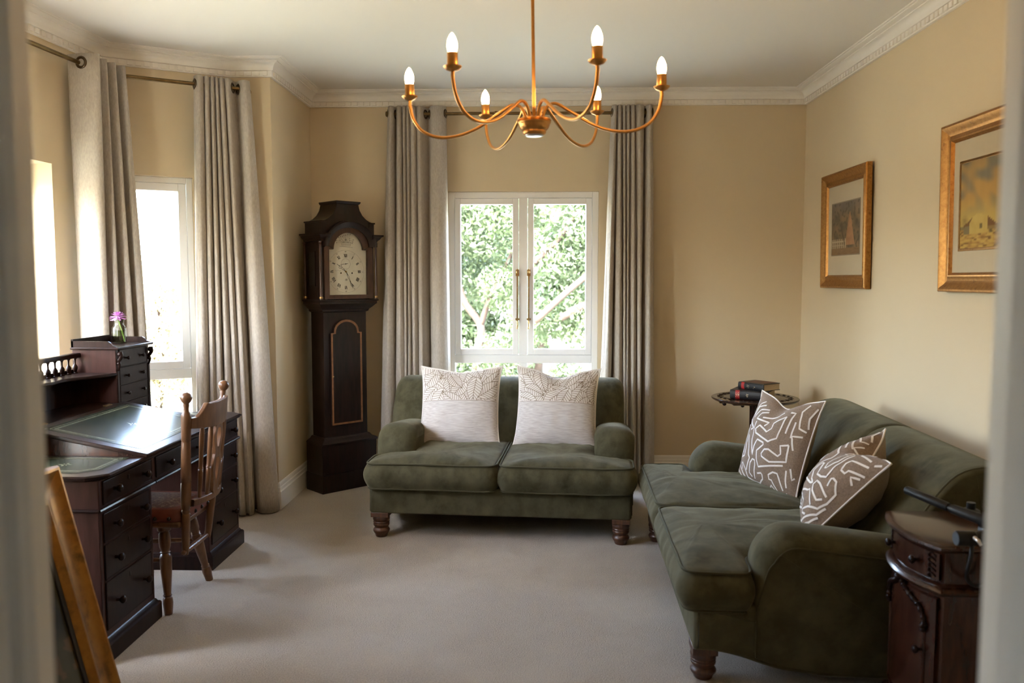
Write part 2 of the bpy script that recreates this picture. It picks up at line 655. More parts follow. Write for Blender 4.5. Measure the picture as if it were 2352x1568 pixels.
def wall(name, P0, P1, outward, openings=(), thick=0.28, m=None, z0=-0.05, z1=None, label=None):
    M, L = wall_frame(P0, P1, outward)
    us = sorted({0, L, *[o[0] for o in openings], *[o[1] for o in openings]})
    zs = sorted({z0, z1 or ZC + 0.1, *[o[2] for o in openings], *[o[3] for o in openings]})
    mb = MB()
    for i in range(len(us) - 1):
        for j in range(len(zs) - 1):
            cu, cz = (us[i] + us[i + 1]) / 2, (zs[j] + zs[j + 1]) / 2
            if any(o[0] < cu < o[1] and o[2] < cz < o[3] for o in openings):
                continue
            mb.box(us[i], us[i + 1], 0, thick, zs[j], zs[j + 1], M)
    return struct(mb.build(name, m or M_wall, smooth=0, fix=True), label), M, L


W1 = (0.99, 2.075, 0.30, 2.078)      # window opening in the back wall: u from the left corner
wall('wall_back', (XL, YB), (XR, YB), (0, 1), [W1])
wall('wall_right', (XR, YF), (XR, YB), (1, 0))
wall('wall_left', PS, (XL, YB), (-1, 0), thick=0.2)
wall('wall_left_return', PR, (PS[0] - 0.2, PS[1]), (0, 1))
_, M_cant, L_cant = wall('wall_bay_angled', PR, PA, (-0.5, 1), [(0.235, 0.655, 0.42, 2.062)])
W2 = (0.235, 0.655, 0.42, 2.062)
_, M_bay, L_bay = wall('wall_bay_left', PA, PC, (-1, 0), [(0.455, 1.44, 0.45, 2.052)], thick=0.3)
W3 = (0.455, 1.44, 0.45, 2.052)
_, M_near, L_near = wall('wall_bay_near', PC, PN, (-0.5, -1), [(0.13, 0.60, 0.42, 2.062)])  # opening here is added, unseen, to let in extra daylight
W5 = (0.13, 0.60, 0.42, 2.062)
wall('wall_bay_near_return', PN, PM, (0, -1), thick=0.1)
wall('wall_left_near', (XL, YF), (XL, PM[1] - 0.1), (-1, 0))
DL, DR = -0.497, 0.446               # doorway
wall('wall_front', (-1.9, YF), (2.2, YF), (0, -1), [(DL - 0.03 + 1.9, DR + 0.03 + 1.9, -0.06, 2.16)], thick=0.13)

mb = MB()
fl = [(-3.0, 0.6), (2.3, 0.6), (2.3, 6.3), (-3.0, 6.3)]
mb.prism(fl, -0.06, 0.0, 'z')
struct(mb.build('floor', M_carpet, smooth=0, fix=True), 'beige cut pile carpet covering the room')
mb = MB()
mb.prism(fl, ZC, ZC + 0.12, 'z')
struct(mb.build('ceiling', M_ceil, smooth=0, fix=True), 'flat off-white painted ceiling')

# hall behind the camera
HX0, HX1, HY0, HY1 = -1.5, 1.4, -2.6, 0.665
mb = MB().box(HX0 - 0.2, HX1 + 0.2, HY0 - 0.2, HY1 - 0.06, -0.06, 0.0)
struct(mb.build('floor_hall', M_hallfloor, smooth=0))
mb = MB().box(HX0 - 0.2, HX1 + 0.2, HY0 - 0.2, HY1, ZC, ZC + 0.1)
struct(mb.build('ceiling_hall', M_ceil, smooth=0))
_, M_h, L_h = wall('wall_hall_left', (HX0, HY0), (HX0, HY1), (-1, 0), [(1.25, 1.8, 1.05, 1.95)], m=M_hall, thick=0.2)
wall('wall_hall_right', (HX1, HY0), (HX1, HY1), (1, 0), m=M_hall, thick=0.2)
wall('wall_hall_back', (HX0, HY0), (HX1, HY0), (0, -1), m=M_hall, thick=0.2)


# ------------------------------------------------------------------ cornice, dentils, baseboards
def miter_sweep(path, prof, inward, closed=False):
    """sweep a profile [(d, z)] (d = distance from the wall into the room) along a wall path with mitred corners"""
    n = len(path)
    P = []
    for i in range(n):
        p = Vector(path[i])
        ns = []
        for a, b in ((i - 1, i), (i, i + 1)):
            if 0 <= a and b < n:
                t = (Vector(path[b]) - Vector(path[a])).normalized()
                ns.append(Vector((-t.y, t.x)) * inward)
        nn = ns[0] if len(ns) == 1 else (ns[0] + ns[1]).normalized()
        k = 1.0 / nn.dot(ns[0])
        for d, z in prof:
            q = p + nn * d * k
            P.append((q.x, q.y, z))
    return P, n, len(prof)


# ceiling cornice profile: distance from wall, height below the ceiling
CORN = [(0.0, ZC - 0.103), (0.016, ZC - 0.103), (0.017, ZC - 0.097), (0.017, ZC - 0.070), (0.020, ZC - 0.067), (0.027, ZC - 0.066),
        (0.029, ZC - 0.060), (0.031, ZC - 0.048), (0.037, ZC - 0.037), (0.047, ZC - 0.028), (0.060, ZC - 0.0225),
        (0.063, ZC - 0.022), (0.064, ZC - 0.017), (0.074, ZC - 0.0155), (0.084, ZC - 0.012), (0.091, ZC - 0.0085),
        (0.092, ZC - 0.005), (0.104, ZC - 0.005), (0.107, ZC + 0.002)]
dentil_me = None


def cornice_run(idx, path, inward, dent_runs, label):
    global dentil_me
    P, n, m = miter_sweep(path, CORN, inward)
    mb = MB()
    mb.grid(P, n, m)
    o = struct(mb.build('trim_%d' % idx, M_trim, smooth=30, fix=False), label)
    if dentil_me is None:
        d = MB().box(-0.0145, 0.0145, 0.015, 0.0265, -0.0125, 0.0125).build('dentil', M_trim, smooth=0, parent=o)
        dentil_me = d.data
        bv = d.data
        bpy.data.objects.remove(d)
    for a, b in dent_runs:
        pa, pb = Vector(path[a]), Vector(path[b])
        t = (pb - pa).normalized()
        nn = Vector((-t.y, t.x)) * inward
        L = (pb - pa).length
        k = max(1, int(round(L / 0.0445)))
        for i in range(k):
            q = pa + t * (L * (i + 0.5) / k)
            c = bpy.data.objects.new('dentil', dentil_me)
            COL.objects.link(c)
            c.parent = o
            c.matrix_basis = frame((q.x, q.y, ZC - 0.0835), (t.x, t.y, 0), (nn.x, nn.y, 0), (0, 0, 1))


cornice_run(1, [(XL, YB), (XR, YB), (XR, YF)], -1, [(0, 1)], 'white moulded cornice with dentils along the back and right walls')
# the right run's dentils and the left runs sit on their own mouldings so that each stays countable
P_left = [(XL, YF), PM, PN, PC, PA, PR, PS, (XL, YB)]
cornice_run(2, P_left, -1, [(3, 4), (4, 5), (5, 6), (6, 7)], 'white moulded cornice with dentils around the bay')
tr1 = bpy.data.objects['trim_1']
for i in range(117):
    c = bpy.data.objects.new('dentil', dentil_me)
    COL.objects.link(c)
    c.parent = tr1
    c.matrix_basis = frame((XR, YB - 0.03 - 0.0445 * i, ZC - 0.0835), (0, -1, 0), (-1, 0, 0), (0, 0, 1))

BASE = [(0.0, 0.168), (0.006, 0.168), (0.010, 0.160), (0.010, 0.140), (0.014, 0.136), (0.014, 0.118), (0.019, 0.110), (0.020, 0.0), (0.0, 0.0)]
for nm, path in (('baseboard_back', [(XL, YB), (XR, YB)]), ('baseboard_right', [(XR, YB), (XR, YF)]),
                 ('baseboard_left', [PM, PN, PC, PA, PR, PS, (XL, YB)]), ('baseboard_left_near', [(XL, YF), PM])):
    P, n, m = miter_sweep(path, BASE, -1)
    mb = MB()
    mb.grid(P, n, m)
    struct(mb.build(nm, M_trim, smooth=20), 'white moulded skirting board')

# door frame: linings, stops and room-side architrave
for k, (x, sg) in enumerate(((DL, -1), (DR, 1))):
    mb = MB()
    xs = lambda d: x + sg * d
    poly = [(xs(0.0), YF - 0.012), (xs(0.0), YF + 0.016), (xs(-0.000), YF + 0.018), (xs(0.07), YF + 0.018), (xs(0.07), 0.59), (xs(0.022), 0.59),
            (xs(0.022), YF - 0.045), (xs(0.016), YF - 0.030), (xs(0.006), YF - 0.024)]
    mb.prism(poly, -0.0, 2.13, 'z')
    struct(mb.build('trim_%d' % (3 + k), M_jamb, smooth=0, bevel=0.004, fix=True),
           'pale painted door jamb, %s side of the doorway' % ('desk' if sg < 0 else 'cabinet'))
mb = MB().box(DL - 0.07, DR + 0.07, 0.59, YF + 0.018, 2.13, 2.2)
struct(mb.build('trim_5', M_jamb, smooth=0))


# ------------------------------------------------------------------ windows
def sash_window(name, M, W, setback, halves, rail, label, fw=0.045, sw=0.042, sill=None, stays=False):
    """casements over fixed lights. M: wall frame (u along, w outward), W: opening"""
    u0, u1, z0, z1 = W
    root = thing(name, label, 'window')
    del root['category']
    root['kind'] = 'structure'
    w0 = setback
    rb = rail - 0.03          # bottom of the rail between casement and lower light
    rt = rail + 0.03
    fo = MB()
    fo.box(u0, u0 + fw, w0, w0 + 0.07, z0, z1, M)
    fo.box(u1 - fw, u1, w0, w0 + 0.07, z0, z1, M)
    fo.box(u0 + fw, u1 - fw, w0, w0 + 0.07, z1 - fw, z1, M)
    fo.box(u0 + fw, u1 - fw, w0, w0 + 0.07, z0, z0 + fw, M)
    fo.box(u0 + fw, u1 - fw, w0, w0 + 0.07, rb, rt, M)
    bays = []
    if halves == 2:
        mid = (u0 + u1) / 2
        for a, b in ((z0 + fw, rb), (rt, z1 - fw)):
            fo.box(mid - 0.031, mid + 0.031, w0, w0 + 0.07, a, b, M)
        bays = [(u0 + fw, mid - 0.031), (mid + 0.031, u1 - fw)]
    else:
        bays = [(u0 + fw, u1 - fw)]
    fo.build('frame', M_white, root, bevel=0.003, smooth=0, fix=True)
    for a, b in bays:
        c0, c1 = rt + 0.003, z1 - fw - 0.003
        a2, b2 = a + 0.003, b - 0.003
        s = MB()
        y0, y1 = w0 - 0.006, w0 + 0.05
        s.box(a2, a2 + sw, y0, y1, c0, c1, M)
        s.box(b2 - sw, b2, y0, y1, c0, c1, M)
        s.box(a2 + sw, b2 - sw, y0, y1, c1 - sw, c1, M)
        s.box(a2 + sw, b2 - sw, y0, y1, c0, c0 + sw, M)
        so = s.build('sash', M_white, root, bevel=0.003, smooth=0, fix=True)
        MB().box(a2 + sw - 0.005, b2 - sw + 0.005, w0 + 0.02, w0 + 0.024, c0 + sw - 0.005, c1 - sw + 0.005, M).build('pane', M_pane, so, smooth=0, fix=True)
        MB().box(a - 0.005, b + 0.005, w0 + 0.02, w0 + 0.024, z0 + fw - 0.005, rb + 0.005, M).build('pane', M_pane, root, smooth=0, fix=True)
    # painted inner sill board
    MB().box(u0 - 0.03, u1 + 0.03, -0.03, w0 + 0.02, z0 - 0.03, z0, M).build('sill', M_white, root, bevel=0.006, fix=True)
    return root


M_back, L_back = wall_frame((XL, YB), (XR, YB), (0, 1))
win1 = sash_window('window_1', M_back, W1, 0.022, 2, 0.868, 'white casement window behind the small sofa, pair of opening lights')
win2 = sash_window('window_2', M_cant, W2, 0.05, 1, 0.872, 'white casement window in the angled bay wall', fw=0.035, sw=0.045)
win3 = sash_window('window_3', M_bay, W3, 0.2, 2, 0.87, 'white casement window in the bay behind the desk')
win_added = sash_window('added_window', M_near, W5, 0.05, 1, 0.872, 'added casement window, out of view, lighting the room from the near angled bay wall', fw=0.035, sw=0.045)  # unseen window added to brighten the front floor, long sofa and right wall
wh = sash_window('window_4', M_h, (1.25, 1.8, 1.05, 1.95), 0.1, 2, 1.25, 'hall window behind the doorway')

# brass casement stays on window_1
for dx, sg in ((-0.054, -1), (0.029, 1)):
    um = (W1[0] + W1[1]) / 2 + XL + dx + 0.0125
    y = YB + 0.008
    st = thing('casement_stay', 'brass casement stay on the %s sash of the back window' % ('clock-side' if sg < 0 else 'picture-side'), 'window stay', (um, y, 0))
    zt, zb = 1.508, 1.118
    bar = MB()
    bar.box(-0.005, 0.005, -0.014, -0.008, zb + 0.03, zt - 0.02)
    bar.tube(catmull([(0, -0.011, zb + 0.03), (0.001, -0.013, zb + 0.012), (0.002, -0.026, zb - 0.002), (-0.001, -0.030, zb - 0.018), (-0.002, -0.024, zb - 0.026)], 5), 0.0045, 8)
    bar.build('bar', M_brass, st, fix=True)
    kb = MB()
    kb.box(-0.012, 0.012, -0.006, 0.0, zt - 0.035, zt + 0.012)
    kb.sphere((0, -0.012, zt - 0.008), 0.010)
    kb.sphere((0, -0.012, zt + 0.012), 0.006)
    kb.build('pivot', M_brass, st, fix=True)
    pg = MB()
    pg.box(-0.014, 0.016, -0.006, 0.0, zb + 0.035, zb + 0.05)
    pg.tube([(0, -0.002, zb + 0.043), (0, -0.02, zb + 0.043)], 0.004)
    pg.build('peg', M_brass, st, fix=True)
    for zz in (1.39, 1.315, 1.24):
        MB().lathe([(0.003, 0), (0.003, 0.002)], 8, T(0, -0.0135, zz) @ RX(PI / 2)).build('stay_hole', M_steel, st, fix=True)

# portals guide the sky light through the openings
pc = M_back @ Vector(((W1[0] + W1[1]) / 2, 0.16, 1.19))
portal(pc, (0, -1, 0), 1.1, 1.8)
for Mx, W, w in ((M_cant, W2, 0.2), (M_near, W5, 0.2), (M_bay, W3, 0.29), (M_h, (1.25, 1.8, 1.05, 1.95), 0.19)):
    c = Mx @ Vector(((W[0] + W[1]) / 2, w, (W[2] + W[3]) / 2))
    d = -(Mx.to_3x3() @ Vector((0, 1, 0)))
    portal(c, d, W[1] - W[0], W[3] - W[2])


# ------------------------------------------------------------------ curtains and rods
def rod(name, p0, p1, label, brackets, caps=(True, True)):
    root = thing(name, label, 'curtain rod')
    p0, p1 = Vector(p0), Vector(p1)
    MB().tube([p0, p1], 0.0115, 12).build('pole', M_bronze, root)
    d = (p1 - p0).normalized()
    for p, on, sg in ((p0, caps[0], -1), (p1, caps[1], 1)):
        if on:
            Mx = p.to_3d()
            z = d * sg
            x = Vector((0, 0, 1)).cross(z).normalized()
            MB().lathe([(0.013, -0.01), (0.017, -0.006), (0.019, 0.0), (0.019, 0.014), (0.013, 0.018)], 14, frame(Mx, x, z.cross(x), z)).build('end_cap', M_bronze, root)
    for t, nrm, ln in brackets:
        q = p0.lerp(p1, t)
        nv = Vector((*nrm, 0)).normalized()
        b = MB()
        b.tube([q, q + nv * ln], 0.006, 8)
        x = Vector((0, 0, 1)).cross(nv)
        b.lathe([(0.022, 0), (0.022, 0.006), (0.012, 0.010)], 12, frame(q + nv * ln, x, (-nv).cross(x), -nv))
        b.tube([q + Vector((0, 0, 0.014)), q - Vector((0, 0, 0.014))], 0.015, 10)
        b.build('bracket', M_bronze, root)
    return root


ZR = 2.607
rod('curtain_rod', (-1.035, 5.89, ZR), (0.775, 5.89, ZR), 'bronze curtain rod above the back window', [(0.012, (0, 1), 0.10), (0.988, (0, 1), 0.10), (0.42, (0, 1), 0.10)])
ZR2 = 2.585
rod('curtain_rod', (-2.335, 4.655, ZR2), (-1.735, 5.02, ZR2), 'bronze curtain rod above the angled bay window', [(0.02, (-0.5, 0.87), 0.10), (0.985, (-0.1, 1), 0.075)])
rod('curtain_rod', (-2.50, 3.1, ZR2), (-2.385, 4.56, ZR2), 'bronze curtain rod above the bay window behind the desk', [(0.97, (-1, 0.05), 0.09), (0.1, (-1, 0), 0.1)])


def curtain(label, zt, zb, top, bot, zrod, eyelets, group='pale linen eyelet curtains'):
    root = thing('curtain', label, 'curtain', (top[0][0], top[0][1], 0), group=group)
    ox, oy = top[0]
    a = catmull([(x - ox, y - oy, 0) for x, y in top], 6)
    b = catmull([(x - ox, y - oy, 0) for x, y in bot], 6)
    n = len(a)
    rows = 26
    P = []
    for i in range(n):
        for j in range(rows):
            t = j / (rows - 1)
            z = zt + (zb - zt) * t
            k = t ** 0.9
            p = a[i].lerp(b[i], k)
            wob = 0.004 * math.sin(i * 0.7 + t * 5) * t + 0.003 * math.sin(i * 1.9 - t * 9) * t
            P.append((p.x + wob, p.y + wob * 0.6, z + 0.006 * math.sin(i * 0.31) * (1 if t > 0.98 else 0)))
    mb = MB()
    mb.grid(P, n, rows)
    o = mb.build('fabric', M_curtain, root, smooth=180)
    so = o.modifiers.new('solid', 'SOLIDIFY')
    so.thickness = 0.004
    so.offset = 0
    for i in eyelets:
        k = int(i * 6)
        p = a[k]
        tdir = (a[min(k + 1, n - 1)] - a[k - 1]).normalized()
        nz = Vector((-tdir.y, tdir.x, 0))
        M = frame((p.x, p.y, zrod), tdir, Vector((0, 0, 1)), -tdir.cross(Vector((0, 0, 1))) * -1)
        e = MB()
        ring = [(0.026 * math.cos(2 * PI * q / 18), 0.026 * math.sin(2 * PI * q / 18), 0) for q in range(18)]
        e.tube(ring, 0.0085, 6, closed=True, M=M @ Matrix.Diagonal((1, 1, 0.8, 1)))
        e.build('eyelet', M_eyelet, root, smooth=180)
    return root


def px2x(px, Y):
    return (px - 1229) / 1900 * Y


def zigzag(fr, Y, amp_f, amp_b, ends):
    """front fold pixel columns -> plan points alternating in front of and behind the rod"""
    return [(px2x(p, Y), Y - v) for p, v in fold_cols(fr, amp_f, amp_b, ends)]


def fold_cols(fr, vf, vb, ends):
    """wide rounded front folds, narrow deep gaps"""
    out = [(ends[0], -0.02)]
    for i, (l, r) in enumerate(fr):
        out += [(l, vf * 0.45), ((l + r) / 2, vf), (r, vf * 0.45)]
        if i < len(fr) - 1:
            out.append(((r + fr[i + 1][0]) / 2, -vb))
    out.append((ends[1], -0.02))
    return out


ct = zigzag([(897, 908), (916, 926), (929, 936), (938, 945), (947, 959), (961, 974), (994, 1023)], 5.89, 0.045, 0.045, (894, 1026))
cb = zigzag([(874, 901), (909, 929), (931, 936), (939, 944), (947, 960), (964, 978), (994, 1030)], 5.86, 0.075, 0.06, (868, 1034))
curtain('pale linen curtain hanging beside the clock, on the back window', 2.655, 0.015, ct, cb, ZR, [0.5, 3.5, 4.5, 23.5, 24.5, 27.5])
ct = zigzag([(1403, 1411), (1414, 1421), (1424, 1430), (1433, 1440), (1443, 1451), (1454, 1471), (1479, 1490)], 5.89, 0.045, 0.045, (1401, 1493))
cb = zigzag([(1379, 1400), (1410, 1431), (1434, 1437), (1439, 1442), (1446, 1463), (1466, 1471), (1479, 1502)], 5.86, 0.085, 0.05, (1374, 1505))
curtain('pale linen curtain on the back window, on the round table side', 2.655, 0.015, ct, cb, ZR, [0.5, 23.5, 24.5, 27.4])


# bay: curtain by the return wall
def along(P0, P1, items):
    a, b = Vector(P0), Vector(P1)
    d = (b - a).normalized()
    nrm = Vector((d.y, -d.x))
    return [tuple(a + d * u + nrm * v) for u, v in items]


def solve_u(px, P0, P1, v):
    """distance along a rod line where a pixel column crosses it, offset v towards the room"""
    a, b = Vector(P0), Vector(P1)
    d = (b - a).normalized()
    nrm = Vector((d.y, -d.x))
    k = (px - 1229) / 1900
    o = a + nrm * v
    return (k * o.y - o.x) / (d.x - k * d.y)


RA, RB = (-2.335, 4.655), (-1.735, 5.02)


def zig_line(fr, P0, P1, vf, vb, ends):
    it = []
    for p, v in fold_cols(fr, vf, vb, ends):
        it.append((solve_u(p, P0, P1, v), v))
    return along(P0, P1, it)


ct = zig_line([(456, 473), (477, 487), (490, 498), (501, 507), (510, 520), (523, 536), (559, 579)], RA, RB, 0.04, 0.045, (452, 583))
cb = zig_line([(440, 464), (468, 482), (486, 501), (506, 525), (530, 546), (550, 564), (577, 628)], (-2.335, 4.66), (-1.735, 5.0), 0.065, 0.05, (434, 632))
ct[-1] = (-1.735, 5.035)
cb[-1] = (-1.650, 5.075)
curtain('pale linen curtain in the bay beside the chair, by the clock wall', 2.632, 0.012, ct, cb, ZR2, [0.5, 23.4, 24.6])
# curtain wrapping the corner of the bay
ct = [(-2.47, 4.40), (-2.385, 4.375), (-2.315, 4.375), (-2.30, 4.40), (-2.385, 4.47), (-2.325, 4.485), (-2.315, 4.50), (-2.40, 4.57), (-2.32, 4.56), (-2.305, 4.575),
      (-2.385, 4.65), (-2.295, 4.625), (-2.28, 4.635)]
cb = [(-2.47, 4.43), (-2.40, 4.40), (-2.347, 4.41), (-2.335, 4.45), (-2.38, 4.51), (-2.305, 4.475), (-2.27, 4.48), (-2.36, 4.60), (-2.265, 4.56), (-2.225, 4.575),
      (-2.33, 4.68), (-2.20, 4.62), (-2.165, 4.64)]
curtain('pale linen curtain hung in the bay corner behind the flower jar', 2.632, 0.012, ct, cb, ZR2, [1.0])

# ------------------------------------------------------------------ sofas
def loft_cushion(outline, z0, z1, crown, mat_, name, parent, bulge=0.022, center=None, wr=0.004, seed=0, label=None):
    """boxed seat cushion from a CCW plan outline: bulging sides, crowned top"""
    n = len(outline)
    c = Vector(center)
    rings = []
    for s in (0.02, 0.5, 0.85):
        rings.append((s, 0.0, z0))
    rings.append((0.975, 0, z0 + 0.004))
    h = z1 - z0
    for k in range(9):
        t = k / 8
        rings.append((1.0, bulge * math.sin(PI * t), z0 + 0.01 + (h - 0.02) * t))
    rings.append((0.985, 0, z1 - 0.002))
    for s in (0.95, 0.9, 0.82, 0.72, 0.6, 0.47, 0.33, 0.18, 0.03):
        rings.append((s, 0, z1 + crown * (1 - s ** 2.6)))
    P = []
    base = outline
    for s, off, z in rings:
        ring = inset(base, -off) if off else base
        for i, p in enumerate(ring):
            q = c + (Vector(p) - c) * s
            w = noise.noise(Vector((q.x * 9 + seed, q.y * 5, z * 4))) * wr
            side = 1.0 if 0.99 < s else 0.0
            w2 = noise.noise(Vector((q.x * 24 + seed, q.y * 24, z * 5 + seed))) * wr * 1.5 * side
            d = (q - c)
            if d.length > 1e-6:
                d.normalize()
            top = 1.0 if (z > z1 and s < 0.96) else 0.0
            ripple = (noise.noise(Vector((q.x * 16 + 7 * seed, q.y * 8, 0.3))) * 0.007 + noise.noise(Vector((q.x * 34 + 3 * seed, q.y * 12, 0.7))) * 0.003) * top
            P.append((q.x + d.x * w2, q.y + d.y * w2, z + (w * 1.5 + ripple) * top))
    m = len(rings)
    f = []
    for i in range(m - 1):
        for j in range(n):
            f.append((i * n + j, i * n + (j + 1) % n, (i + 1) * n + (j + 1) % n, (i + 1) * n + j))
    f.append(tuple(range(n))[::-1])
    f.append(tuple(range((m - 1) * n, m * n)))
    mb = MB()
    mb.add(P, f)
    o = mb.build(name, mat_, parent, smooth=180, label=label)
    pp = MB()
    for z, off in ((z1 - 0.001, 0.001), (z0 + 0.004, -0.004)):
        ring = inset(outline, -off)
        pp.tube([(p[0], p[1], z + 0.0035 * noise.noise(Vector((p[0] * 6 + seed, p[1] * 6, z)))) for p in ring], 0.0055, 6, closed=True)
    pp.build('piping', M_piping, o, smooth=180)
    return o


def dense(poly, step=0.03):
    out = []
    n = len(poly)
    for i in range(n):
        a, b = Vector(poly[i]), Vector(poly[(i + 1) % n])
        k = max(1, int((b - a).length / step))
        for j in range(k):
            out.append(tuple(a.lerp(b, j / k)))
    return out


SOFA_LEG = [(0.030, 0.0), (0.034, 0.006), (0.036, 0.016), (0.042, 0.024), (0.047, 0.034), (0.047, 0.042), (0.040, 0.052), (0.036, 0.056), (0.040, 0.060), (0.045, 0.068),
            (0.046, 0.076), (0.043, 0.080), (0.046, 0.084), (0.046, 0.088), (0.043, 0.092), (0.047, 0.098), (0.048, 0.108), (0.046, 0.116), (0.046, 0.12)]


def make_sofa(name, label, loc, rz, W, arm_h, seam, leg_x, dz=0.0, back_shift=0.0):
    root = thing(name, label, 'sofa', loc, rz, 'green velvet sofas')
    hw = W / 2
    zb = 0.143 + dz
    # base frame: front rail with sides that drop towards the back
    prof = [(-0.045, zb), (0.03, zb - 0.002), (0.12, zb - 0.02), (0.24, zb - 0.062), (0.42, zb - 0.085), (0.98, zb - 0.09), (0.98, 0.30), (-0.045, 0.30)]
    prof = round_poly(prof, [0.012, 0.02, 0.05, 0.08, 0.08, 0.02, 0.02, 0.02], 4)
    mb = MB()
    puff(mb, prof, hw - 0.008, 0.022, 0.018)
    mb.build('base', M_velvet, root, smooth=60, fix=True)
    # arms
    for sg in (-1, 1):
        ap = [(0.165, 0.105), (0.24, 0.081), (0.42, 0.058), (0.90, 0.053), (0.90, arm_h - 0.075), (0.55, arm_h - 0.032), (0.26, arm_h), (0.165, arm_h - 0.09)]
        ap = dense(round_poly(ap, [0.01, 0.05, 0.05, 0.01, 0.05, 0.2, 0.11, 0.10], 8), 0.05)
        mb = MB()
        cx = sg * (hw - 0.102)
        puff(mb, ap, 0.112, 0.10, 0.062, c=cx, n=8, wfun=lambda p: 0.12 + 0.88 * max(0.0, min(1.0, (p[1] - 0.30) / 0.18)))
        for i, (x, y, z) in enumerate(mb.v):      # slight roll: fuller at the top
            k = max(0.0, min(1.0, (z - 0.34) / 0.2))
            mb.v[i] = (cx + (x - cx) * (0.94 + 0.08 * k), y, z)
        a = mb.build('arm', M_velvet, root, smooth=180, fix=True)
        pp = MB()
        ring = inset(ap, 0.055)
        pts = []
        for p0, q in zip(ap, ring):
            if p0[1] > 0.13 + dz:
                w = 0.12 + 0.88 * max(0.0, min(1.0, (p0[1] - 0.30) / 0.18))
                q = Vector(p0).lerp(Vector(q), w)
                k = max(0.0, min(1.0, (q[1] - 0.34) / 0.2))
                pts.append((cx + sg * 0.1115 * (0.94 + 0.08 * k), q[0], q[1]))
        # order from the front bottom over the top to the back
        start = min(range(len(pts)), key=lambda i: (pts[i][1] > 0.2, pts[i][2]))
        pts = pts[start:] + pts[:start]
        pts = [p for p in pts if p[1] < 0.86]
        jump = max(range(len(pts) - 1), key=lambda i: (Vector(pts[i + 1]) - Vector(pts[i])).length)
        if (Vector(pts[jump + 1]) - Vector(pts[jump])).length > 0.25:
            pts = pts[jump + 1:] + pts[:jump + 1]
        pp.tube(pts, 0.004, 6)
        pp.build('arm_piping', M_piping, a, smooth=180)
    # back: leaning, rolled over at the top
    bp = [(0.50, 0.28), (1.0, 0.10), (1.06, 0.12), (1.075, 0.60), (1.10, 0.70), (1.06, 0.775), (0.96, 0.805), (0.85, 0.775), (0.76, 0.67), (0.66, 0.50)]
    bp = [tuple(p)[:2] for p in catmull([(y, z, 0) for y, z in bp], 4, closed=True)]
    segs = [(-hw + 0.02, 0.0), (0.0, hw - 0.02)] if seam else [(-hw - 0.015 + back_shift, hw + 0.015 + back_shift)]
    for a, b in segs:
        mb = MB()
        c = (a + b) / 2
        puff(mb, bp, (b - a) / 2, 0.075 if not seam else 0.035, 0.075 if not seam else 0.022, c=c, n=7)
        k = mb.build('backrest', M_velvet, root, smooth=180, fix=True)
    if seam:
        for x in (0.0, hw - 0.022 - 0.014, -hw + 0.022 + 0.014):
            pp = MB()
            ring = inset(bp, 0.006 if x else 0.018)
            pp.tube([(x, p[0], p[1]) for p in ring if p[1] > 0.30 and p[0] < 1.09], 0.005, 6)
            pp.build('back_piping', M_piping, k, smooth=180)
    # two T-shaped seat cushions
    for sg in (-1, 1):
        o = [(sg * 0.009, -0.085), (sg * hw, -0.085), (sg * hw, 0.15), (sg * (hw - 0.19), 0.165), (sg * (hw - 0.19), 0.64), (sg * 0.009, 0.64)]
        if sg < 0:
            o = o[::-1]
        o = dense(round_poly(o, [0.06, 0.06, 0.04, 0.05, 0.04, 0.03] if sg > 0 else [0.03, 0.04, 0.05, 0.04, 0.06, 0.06], 6), 0.016)
        loft_cushion(o, 0.288 + dz, 0.434 + dz, 0.040, M_velvet, 'seat_cushion', root, center=(sg * (hw * 0.45), 0.06), seed=3.1 * sg + W)
    # legs
    for x in (-leg_x, leg_x):
        for y in (0.0, 0.92):
            l = MB()
            l.lathe([(r, z * (1 + dz / 0.12)) for r, z in SOFA_LEG], 22, T(x, y, 0.0))
            l.box(x - 0.05, x + 0.05, y - 0.045, y + 0.045, 0.119 + dz, 0.146 + dz if y < 0.5 else 0.14 + dz)
            l.build('leg', M_leg, root, bevel=0.003, smooth=40, fix=True)
    return root


sofa1 = make_sofa('sofa', 'small two-seat dark green velvet sofa in front of the window', (-0.197, 4.52, 0), R_(-4.4), 1.475, 0.605, False, 0.672, back_shift=-0.045)
sofa2 = make_sofa('sofa', 'long dark green velvet sofa standing against the picture wall', (0.648, 3.735, 0), R_(-92.3), 1.73, 0.575, True, 0.79, dz=-0.018)


